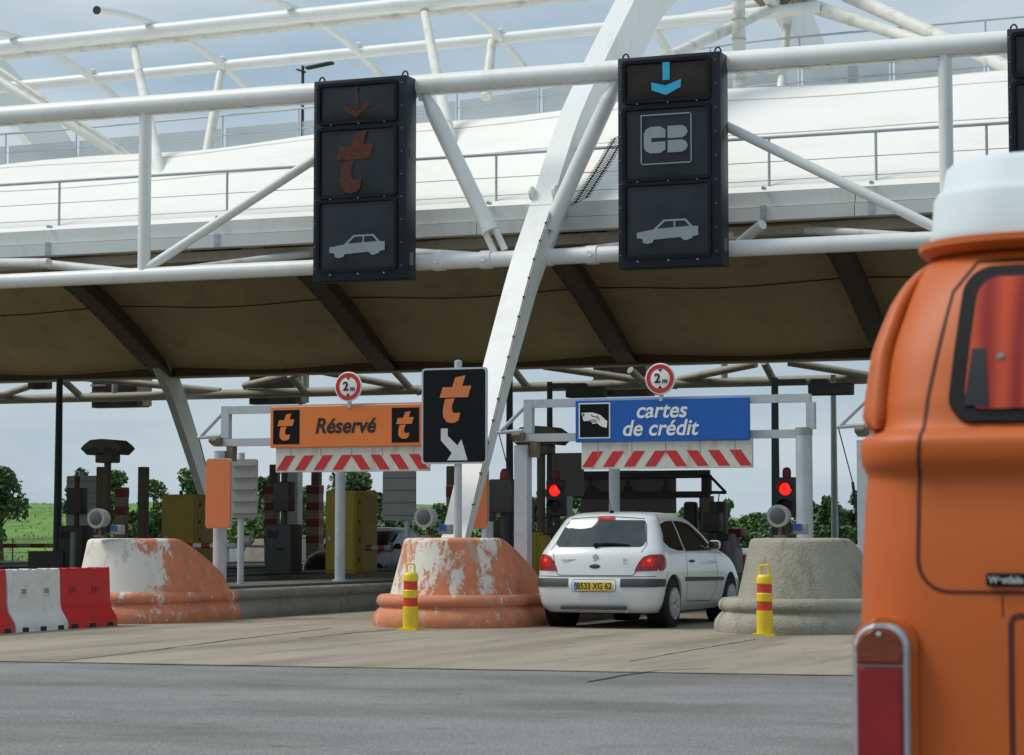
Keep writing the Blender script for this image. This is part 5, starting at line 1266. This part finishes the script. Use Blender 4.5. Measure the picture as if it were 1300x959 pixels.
def wheel(par, x, y, r, w, side, spokes=9, mt=None):
    b = B(); lathe(b, [(r * .62, -w / 2), (r * .9, -w / 2), (r, -w / 2 + .03), (r, w / 2 - .03), (r * .9, w / 2), (r * .62, w / 2)], (x, y, r), 32, 'X'); wh = part('wheel', b, M['tyre'], par, True)
    b = B(); xo = x + side * (w / 2 + .006); lathe(b, [(.02, 0), (.05, side * .01), (r * .2, side * .012), (r * .25, -side * .01)], (xo, y, r), 24, 'X')
    for k in range(spokes):
        a = 2 * math.pi * k / spokes; d = Vector((0, math.cos(a), math.sin(a))); p = Vector((xo, y, r)); q0 = p + d * r * .15; q1 = p + d * r * .6; s = Vector((0, -math.sin(a), math.cos(a))) * r * .085; o_ = Vector((side * .008, 0, 0))
        skin(b, [[q0 - s * .8 + o_, q0 + s * .8 + o_, q0 + s * .8 - o_ * 2, q0 - s * .8 - o_ * 2], [q1 - s * 2.0 + o_, q1 + s * 2.0 + o_, q1 + s * 2.0 - o_ * 2, q1 - s * 2.0 - o_ * 2]])
    lathe(b, [(r * .57, 0), (r * .66, side * .014), (r * .66, -side * .02), (r * .57, -side * .02)], (xo, y, r), 32, 'X')
    part('rim', b, M['alloy'], wh, True, ang=40)
    b = B(); lathe(b, [(.01, -side * .03), (r * .6, -side * .035), (r * .6, -side * .05)], (xo, y, r), 24, 'X'); part('brake_disc', b, M['box'], wh, True)

# ================================================================ WHITE HATCHBACK
TABC = [  # z, y rear, y front, half width, corner radius rear, front, rear bow
    (.20, .16, 4.02, .74, .20, .30, .10), (.27, .05, 4.12, .80, .22, .34, .12), (.36, .015, 4.18, .835, .24, .36, .13), (.50, .0, 4.19, .86, .25, .38, .13), (.60, .005, 4.17, .868, .25, .40, .13),
    (.645, .03, 4.14, .868, .25, .42, .13), (.75, .05, 4.06, .866, .26, .45, .12), (.86, .07, 3.90, .858, .26, .48, .11), (.95, .10, 3.62, .845, .26, .5, .10), (1.01, .14, 3.28, .825, .25, .45, .10),
    (1.06, .19, 3.03, .80, .24, .36, .10), (1.15, .275, 2.84, .762, .22, .3, .10), (1.28, .40, 2.6, .705, .2, .28, .10), (1.38, .485, 2.36, .655, .19, .26, .10), (1.43, .53, 2.2, .625, .19, .26, .11), (1.465, .6, 2.0, .58, .22, .28, .12)]
def z_levels(tab, st): z0, z1 = tab[0][0], tab[-1][0]; n = int((z1 - z0) / st); return [z0 + (z1 - z0) * k / n for k in range(n + 1)]
def hatchback(name, label, loc, rz, paint, plate_txt, detailed=True):
    t = thing(name, label, 'car', loc, rz)
    DM = [(.93, .018), (.8, .034), (.55, .046), (.2, .052)]
    bm = body_bm(smooth_tab(TABC, z_levels(TABC, .03)), dome=DM)
    wy0, wy1, wr = .745, 3.355, .315
    cuts = []
    for wy in (wy0, wy1):
        for s in (-1, 1): c = B(); lathe(c, [(.365, -.26), (.365, .26)], (s * .78, wy, wr + .015), 40, 'X'); cuts.append(c)
    bm = boolean_wheels(bm, cuts); bmesh.ops.recalc_face_normals(bm, faces=bm.faces[:])
    bvh = BVHTree.FromBMesh(bm); part('body', bm, paint, t, True, ang=38)
    b = B()
    for wy in (wy0, wy1):
        for s in (-1, 1): lathe(b, [(.362, -.12), (.362, .13)], (s * .7, wy, wr + .015), 32, 'X')
    rbox(b, (0, 2.05, .26), (1.4, 3.5, .16), .03); b2 = part('underbody', b, M['rubber'], t, True)
    for wy in (wy0, wy1):
        for s in (-1, 1): wheel(t, s * .755, wy, wr, .195, s)
    def P_(nm, poly, side, m, off=.004, th=.006, par=t, step=.05, label=None):
        return part(nm, patch(bvh, poly, side, off, th, step), m, par, True, ang=50)
    # rear window
    rw = [(-.60, 1.075)] + arc(-.55, 1.09, .04, 200, 260, 3) + [(.55, 1.052)] + arc(.56, 1.10, .045, 280, 350, 3) + [(.615, 1.13), (.545, 1.33)] + arc(.49, 1.355, .04, 20, 90, 3) + [(0, 1.398)] + [(-a, c) for a, c in arc(.49, 1.355, .04, 20, 90, 3)[::-1]] + [(-.545, 1.33), (-.612, 1.12)]
    P_('rear_window', rw, 'rear', M['glass'], .007, step=.03)
    fw_ = [(-.62, 1.07), (.62, 1.07), (.5, 1.38), (-.5, 1.38)]; P_('windscreen', fw_, 'front', M['glass'], .003, step=.1)
    for s in (-1, 1):
        P_('side_window', [(.72, 1.04), (.60, 1.12), (.62, 1.22), (.74, 1.34), (.98, 1.385), (1.28, 1.395), (1.26, 1.0), (1.0, 1.0)], s, M['glass_dark'], .004)
        P_('side_window', [(1.32, .99), (1.34, 1.395), (1.7, 1.385), (2.0, 1.34), (2.35, 1.2), (2.62, 1.03), (2.6, 1.0)], s, M['glass_dark'], .004)
        b = gaps(bvh, [[(1.30, .985), (1.29, .7), (1.31, .42), (1.38, .33), (2.45, .31), (2.6, .45), (2.66, .7), (2.62, .98)]], s); part('door_gap', b, M['gap'], t, True)
        P_('side_moulding', [(1.2, .60), (1.2, .655), (2.9, .63), (2.95, .605), (2.9, .58)], s, M['trim'], .014, .016)
        b = B(); h, n_, i, d = bvh.ray_cast(Vector((s * 5, 1.5, .86)), Vector((-s, 0, 0))); rbox(b, h + Vector((s * .012, 0, 0)), (.03, .16, .035), .012); part('door_handle', b, M['trim'], t, True)
        b = B(); h, n_, i, d = bvh.ray_cast(Vector((s * 5, 2.42, 1.04)), Vector((-s, 0, 0))); rbox(b, h + Vector((s * .11, -.02, .03)), (.17, .1, .13), .045, 3); tube(b, h, h + Vector((s * .06, 0, .0)), .02); mr_ = part('wing_mirror', b, paint, t, True)
        b = B(); rbox(b, h + Vector((s * .11, -.072, .03)), (.14, .01, .1), .02); part('mirror_glass', b, M['glass'], mr_, True)
        # tail light wraps the corner: rear view patch plus flank patch
        tl = [(s * .53, .738), (s * .545, .78), (s * .585, .86), (s * .635, .92), (s * .71, .95), (s * .83, .955), (s * .842, .90), (s * .84, .82), (s * .80, .745)]
        if s < 0: tl = tl[::-1]
        lt = P_('tail_light', tl, 'rear', M['tail_red'], .007, .01, step=.03)
        b = patch(bvh, [(s * .63, .80), (s * .76, .80), (s * .78, .9), (s * .72, .93), (s * .62, .87)][::(1 if s > 0 else -1)], 'rear', .0095, .002, .03); part('lit_chamber', b, M['brake'], lt, True)
        b = patch(bvh, circ(s * .71, .875, .024, 12)[::(1 if s > 0 else -1)], 'rear', .0125, .002, .02); part('bulb', b, M['bulb'], lt, True)
        tf = [(.22, .745), (.27, .95), (.30, .955), (.36, .93), (.42, .87), (.38, .80), (.30, .75)]
        P_('tail_light_flank', tf, s, M['tail_red'], .007, .01, step=.03)
        bs = [(s * .36, .535), (s * .36, .64), (s * .6, .642), (s * .80, .64), (s * .845, .63), (s * .848, .56), (s * .80, .535)]
        P_('bumper_strip', bs if s > 0 else bs[::-1], 'rear', M['trim'], .012, .015, step=.04)
        bf = [(.18, .54), (.18, .64), (.33, .636), (.36, .6), (.33, .545)]; P_('bumper_strip', bf, s, M['trim'], .012, .015)
        P_('headlight', [(s * .45, .66), (s * .78, .7), (s * .76, .86), (s * .5, .74)][::(-1 if s > 0 else 1)], 'front', M['clear'] if False else M['lens'], .006, .006)
    # tailgate shut lines
    b = gaps(bvh, [[(-.61, .97), (-.565, .80), (-.53, .70), (-.5, .685), (.5, .685), (.53, .70), (.56, .76)], [(-.66, 1.0), (-.62, 1.1), (-.56, 1.33), (-.5, 1.42), (0, 1.45), (.5, 1.42), (.56, 1.33), (.64, 1.08), (.6, .98)], [(-.8, .672), (-.5, .668), (.5, .668), (.8, .672)]], 'rear', .009); part('tailgate_gap', b, M['gap'], t, True)
    # number plate in its recess
    P_('plate_recess', rrect(-.30, .475, .30, .63, .03, 4), 'rear', paint, .001, .002)
    b = gaps(bvh, [rrect(-.30, .475, .30, .63, .03, 4) + [rrect(-.30, .475, .30, .63, .03, 4)[0]]], 'rear', .006, .003); part('recess_line', b, M['trim'], t, True)
    yy = -.004; b = B(); rbox(b, (0, yy - .02, .545), (.52, .012, .11), .003, 1); pl = part('number_plate', b, M['plate_y'] if plate_txt else M['plate_w'], t, True)
    b = B(); box(b, (-.236, yy - .0275, .545), (.042, .003, .104)); part('blue_band', b, M['eublue'], pl, True)
    b = place_text(text_bm(plate_txt or 'BG 678', .115, 0, .0015, .001, sx=.83), (.022, yy - .028, .545)); part('lettering', b, M['ink'], pl, True)
    if plate_txt:
        b = place_text(text_bm('F', .03, 0, 0, .001), (-.236, yy - .03, .52)); part('country_letter', b, M['white'], pl, True)
    b = B(); rbox(b, (0, .012, .27), (.9, .06, .05), .01); part('lower_valance', b, M['trim'], t, True)
    # third brake light, wiper, badge, handle, aerial
    b = B(); rbox(b, (-.0, .515, 1.428), (.235, .05, .026), .008); part('high_brake_light', b, M['brake'], t, True)
    b = B()
    for k in range(6): box(b, (-.09 + k * .036, .488, 1.428), (.024, .01, .018))
    part('high_brake_leds', b, M['bulb'], t, True)
    def on(x, z, d=.0): h, n_, i, dd = bvh.ray_cast(Vector((x, -5, z)), Vector((0, 1, 0))); return h - Vector((0, d, 0))
    b = B(); ptube(b, [on(-.02, 1.075, .03), on(.12, 1.09, .035), on(.28, 1.085, .03), on(.43, 1.075, .025)], [.022, .018, .014, .008], 8); lathe(b, [(.03, -.05), (.035, -.03), (.035, .01)], on(-.02, 1.07, 0), 14, 'Y'); part('wiper', b, M['rubber'], t, True)
    h = on(-.0, .905); lion = [(-.045, .05), (-.02, .035), (0, .06), (.02, .055), (.03, .03), (.015, .02), (.045, .01), (.03, -.005), (.02, 0), (.02, -.03), (.04, -.055), (.015, -.06), (0, -.035), (-.015, -.06), (-.035, -.055), (-.015, -.02), (-.02, .005), (-.045, .015), (-.02, .02)]
    b = B(); prism(b, lion, h, *FR, -.01, .012); part('badge', b, M['chrome'], t, True)
    b = B(); lathe(b, [(.01, -.012), (.05, -.01), (.072, 0), (.075, .01)], (0, 0, 0), 24, 'Y'); b.transform(Matrix.Translation(on(0, .80, .002)) @ Matrix.Diagonal((1.05, 1, .42, 1))); part('tailgate_handle', b, M['trim'], t, True)
    if plate_txt:
        h = on(-.37, .875); b = place_text(text_bm('PEUGEOT', .038, 0, .0012, .002, sx=1.15), h - Vector((0, .006, 0))); part('rear_lettering', b, M['alloy'], t, True)
        h = on(.40, .885); b = place_text(text_bm('307', .042, 0, .0015, .002), h - Vector((0, .006, 0))); part('rear_lettering', b, M['alloy'], t, True)
        h = on(.40, .845); b = place_text(text_bm('XT', .03, 0, .001, .002), h - Vector((0, .006, 0))); part('rear_lettering', b, M['alloy'], t, True)
    b = B(); tube(b, (0, .72, 1.5), (-.0, .60, 1.72), .006, .003, 6); lathe(b, [(.03, 1.49), (.028, 1.525), (.01, 1.535)], (0, .73, 0), 12); part('aerial', b, M['rubber'], t, True)
    b = B(); tube(b, (.42, .1, .23), (.42, .4, .24), .025); part('exhaust', b, M['galv'], t, True)
    return t
hatchback('parked_car', 'white hatchback with lit brake lights stopped under the blue sign', (-10.71, 29.86, 0), 0, M['paint_white'], '8533 XG 62')
bp = PY(432, 720, 50)
c_ = hatchback('parked_car', 'black car facing the camera behind the mustard cabinet', (PY(373, 705, 50).x + .87, 54.2, -.12), R(180), M['paint_black'], None)
b = B(); rbox(b, (.0, 4.26, .42), (.5, .02, .11), .003, 1); pl = part('number_plate', b, M['plate_w'], c_, True)
b = place_text(text_bm('268 BG 78', .1, 0, .001, .001, sx=.8), (0, 4.274, .42), (-1, 0, 0), (0, 0, 1), (0, 1, 0)); part('lettering', b, M['ink'], pl, True)

# ================================================================ ORANGE CAMPER VAN
TABV = [(0.3, 0.1, 4.3, 0.78, 0.16, 0.4, 0.05), (0.42, 0.03, 4.36, 0.845, 0.18, 0.45, 0.06), (0.6, 0.0, 4.39, 0.86, 0.19, 0.5, 0.06), (0.95, 0.0, 4.39, 0.862, 0.19, 0.5, 0.06), (1.15, 0.015, 4.37, 0.86, 0.19, 0.5, 0.06), (1.3, 0.035, 4.34, 0.855, 0.19, 0.5, 0.06), (1.335, 0.033, 4.33, 0.852, 0.19, 0.5, 0.06), (1.35, 0.016, 4.35, 0.858, 0.19, 0.5, 0.06), (1.385, 0.008, 4.36, 0.861, 0.19, 0.5, 0.06), (1.415, 0.014, 4.35, 0.857, 0.19, 0.5, 0.06), (1.43, 0.042, 4.32, 0.838, 0.19, 0.5, 0.06), (1.5, 0.065, 4.28, 0.8369, 0.19, 0.5, 0.065), (1.612, 0.105, 4.2, 0.8339, 0.2, 0.48, 0.07), (1.724, 0.155, 4.08, 0.809, 0.22, 0.46, 0.08), (1.7912, 0.195, 3.98, 0.786, 0.24, 0.44, 0.09), (1.836, 0.225, 3.9, 0.7537, 0.25, 0.44, 0.1)]
VL = (-.432, 5.17, 0)
v = thing('camper_van', 'orange camper van with white roof and red curtain at the right edge', 'van', VL, R(0))
bm = body_bm(smooth_tab(TABV, z_levels(TABV, .012)))
cuts = []
for wy in (.95, 3.35):
    for s in (-1, 1): c = B(); lathe(c, [(.37, -.26), (.37, .26)], (s * .78, wy, .34), 36, 'X'); cuts.append(c)
bm = boolean_wheels(bm, cuts); bvh = BVHTree.FromBMesh(bm); part('body', bm, M['paint_orange'], v, True, ang=50)
for wy in (.95, 3.35):
    for s in (-1, 1): wheel(v, s * .74, wy, .33, .19, s, 5)
b = B(); rbox(b, (0, 2.2, .36), (1.4, 3.9, .2), .03); part('underbody', b, M['rubber'], v, True)
# drip rail (gutter) all round
b = B(); g0 = [(x, y) for x, y in plan(.205, 3.93, .748, .25, .44, .1)]; rings = []
n = len(g0); cxy = Vector((0, 2.1, 0)); prs = [(0, -.012), (.03, -.006), (.043, .006), (.042, .02), (.036, .022), (.03, .012), (0, .01)]
rows = []
for d, dz in prs:
    r_ = []
    for i, (x, y) in enumerate(g0):
        x0, y0 = g0[i - 1]; x1, y1 = g0[(i + 1) % n]; tx, ty = x1 - x0, y1 - y0; l_ = math.hypot(tx, ty) or 1; r_.append(b.verts.new((x + ty / l_ * (d - .012), y - tx / l_ * (d - .012), 1.848 + dz)))
    rows.append(r_)
for a, c in zip(rows, rows[1:]):
    for k in range(n): j = (k + 1) % n; b.faces.new((a[k], a[j], c[j], c[k]))
part('drip_rail', b, M['paint_orange'], v, True, ang=45)
TR_ = [(1.838, .21, 3.88, .74, .25, .44, .1), (1.878, .215, 3.86, .738, .25, .44, .1)]
part('roof_step', body_bm(TR_), M['rubber'], v, True)
TP = [(1.872, .205, 3.3, .746, .22, .4, .1), (1.88, .205, 3.3, .75, .22, .4, .1), (1.895, .21, 3.3, .744, .22, .4, .1), (1.972, .212, 3.28, .738, .21, .4, .1), (1.985, .22, 3.27, .732, .21, .4, .1), (1.994, .23, 3.25, .72, .2, .4, .1), (2.045, .24, 3.2, .712, .2, .4, .1), (2.06, .255, 3.16, .698, .2, .38, .1), (2.066, .29, 3.1, .655, .2, .36, .1)]
part('pop_top_roof', body_bm(TP, dome=[(.9, .006), (.6, .012), (.3, .014)]), M['poptop'], v, True, ang=60)
# air scoop humps on the rear corners
for s in (-1, 1):
    b = B(); rings = []
    for k in range(15):
        u = k / 14; z = 1.435 + .4 * u; a = math.sin(math.pi * min(1, u * .5 + .5)) if u > .0 else 1; q = max(.02, (1 - u ** 5)); wdt = (.034 - .022 * u) * q * min(1, u / .08 + .35)
        rr = interp(TABV, z); hw = rr[3]; yr = rr[1]; ring = []
        for j in range(16):
            t_ = 2 * math.pi * j / 16; ring.append(Vector((s * (hw - .03 + (wdt + .03) * max(-.3, math.cos(t_))), yr + .27 + (.05 + .13 * q ** .7) * math.sin(t_), z)))
        rings.append(ring)
    skin(b, rings); part('air_scoop', b, M['paint_orange'], v, True, ang=80)
def VP(nm, poly, m, off, th, par=v, side='rear', step=.04): return part(nm, patch(bvh, poly, side, off, th, step), m, par, True, ang=50)
# rear hatch: shut line, window
hx0, hx1 = .655, .62
hatch = [(-hx1 + .02, 1.81), (-.648, 1.74), (-.685, 1.5), (-.70, 1.30), (-.70, 1.18)] + arc(-.63, 1.15, .07, 180, 270, 6) + [(-.3, 1.079), (.3, 1.079)] + arc(.63, 1.15, .07, 270, 360, 6) + [(.70, 1.18), (.70, 1.30), (.685, 1.5), (.648, 1.74), (hx1 - .02, 1.81), (-hx1 + .02, 1.81)]
b = gaps(bvh, [hatch], 'rear', .0075, .0016, .008); hp = part('hatch_gap', b, M['gap_van'], v, True)
for s in (-1, 1):
    pass
rub = rrect(-.638, 1.44, .638, 1.79, .06, 8); rub = [(x * (1 - (z - 1.455) * .09), z) for x, z in rub]
VP('window_rubber', rub[::-1], M['rubber'], .010, .012)
inn = rrect(-.602, 1.468, .602, 1.762, .045, 8); inn = [(x * (1 - (z - 1.455) * .09), z) for x, z in inn]
cp = VP('curtain', inn[::-1], M['curtain'], .0125, .002)
VP('rear_glass', inn[::-1], M['clear'], .02, .004)
# darker gap at the edge of the curtain, press stud
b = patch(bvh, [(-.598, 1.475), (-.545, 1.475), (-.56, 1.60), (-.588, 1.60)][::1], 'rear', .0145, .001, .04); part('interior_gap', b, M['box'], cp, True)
b = B(); h, n_, i, d = bvh.ray_cast(Vector((-.525, -5, 1.585)), Vector((0, 1, 0))); lathe(b, [(.002, -.02), (.008, -.018), (.01, -.01)], h, 10, 'Y'); part('stud', b, M['chrome'], cp, True)
# engine lid
b = gaps(bvh, [[(-.497, .55), (-.497, 1.02), (-.485, 1.031), (.485, 1.031), (.497, 1.02), (.497, .55)]], 'rear', .012, .0012); part('engine_lid_gap', b, M['gap_van'], v, True)
b = B(); h, n_, i, d = bvh.ray_cast(Vector((-.40, -5, .955)), Vector((0, 1, 0))); rbox(b, h + Vector((.05, -.004, 0)), (.17, .02, .035), .009, 3); part('lid_swage', b, M['paint_orange'], v, True)
b = gaps(bvh, [[(-.515, 1.078), (-.515, 1.03)]], 'rear', .003, .001); part('seam', b, M['gap_van'], v, True)
# silver lettering strip above the lid
b = B(); h, n_, i, d = bvh.ray_cast(Vector((-.505, -5, 1.107)), Vector((0, 1, 0))); rbox(b, h + Vector((0, -.006, 0)), (.086, .012, .028), .003, 1); bd_ = part('badge', b, M['rubber'], v, True)
b = place_text(text_bm('Westfalia', .021, 0, .0008, .0015, sx=.92), h + Vector((0, -.0135, -.001))); part('badge_lettering', b, M['chrome'], bd_, True)
# tail lights
for s in (-1, 1):
    x0, x1 = s * .83, s * .712
    xa, xb = min(x0, x1), max(x0, x1)
    def lamp_prism(nm, pts, d0, d1, m, par):
        b = B(); prism(b, pts, (0, .055, 0), (1, 0, 0), (0, 0, 1), (0, -1, 0), d0, d1)
        if d1 - d0 > .012: bmesh.ops.bevel(b, geom=[e_ for e_ in b.edges if all(abs(v_.co.y - (.055 - d1)) < 1e-5 for v_ in e_.verts)], offset=.007, segments=3, affect='EDGES')
        return part(nm, b, m, par, True, ang=50)
    lamp_prism('light_surround', rrect(xa - .008, .59, xb + .014, 1.024, .055, 8), -.14, .032, M['paint_orange'], v)
    rim_ = lamp_prism('tail_light', rrect(xa, .60, xb, 1.012, .05, 8), -.05, .062, M['galv'], v)
    ya = .925
    lamp_prism('amber_lens', [(xa + .009, ya), (xb - .009, ya)] + arc(xb - .051, .961, .042, 0, 90, 5) + arc(xa + .051, .961, .042, 90, 180, 5), .05, .072, M['amber'], rim_)
    lamp_prism('red_lens', [(xa + .009, .612), (xb - .009, .612), (xb - .009, ya - .003), (xa + .009, ya - .003)], .05, .072, M['tail_red'], rim_)
    b = B(); lathe(b, [(.002, -.075), (.006, -.074), (.007, -.066)], ((xa + xb) / 2, .055, .99), 8, 'Y'); part('screw', b, M['chrome'], rim_, True)
# side windows, rear bumper
for s in (-1, 1):
    for y0, y1 in ((.65, 1.75), (1.95, 2.9), (3.05, 3.7)):
        VP('side_window', rrect(y0, 1.46, y1, 1.74, .06, 6)[::(1 if s < 0 else -1)], M['glass_dark'], .006, .008, side=s, step=.1)
VP('windscreen', [(-.66, 1.45), (.66, 1.45), (.6, 1.74), (-.6, 1.74)], M['glass'], .006, .006, side='front', step=.1)
b = B(); rbox(b, (0, -.06, .45), (1.66, .12, .2), .04, 3); part('bumper', b, M['white_plastic'], v, True)
b = B(); rbox(b, (0, -.025, .72), (.52, .012, .11), .003, 1); part('number_plate', b, M['plate_w'], v, True)
b = B(); lathe(b, [(.002, -.02), (.012, -.016), (.014, 0)], PX(1, 1, -1) * 0 + Vector((-.0, .03, 1.16)), 10, 'Y'); part('hatch_button', b, M['chrome'], v, True)
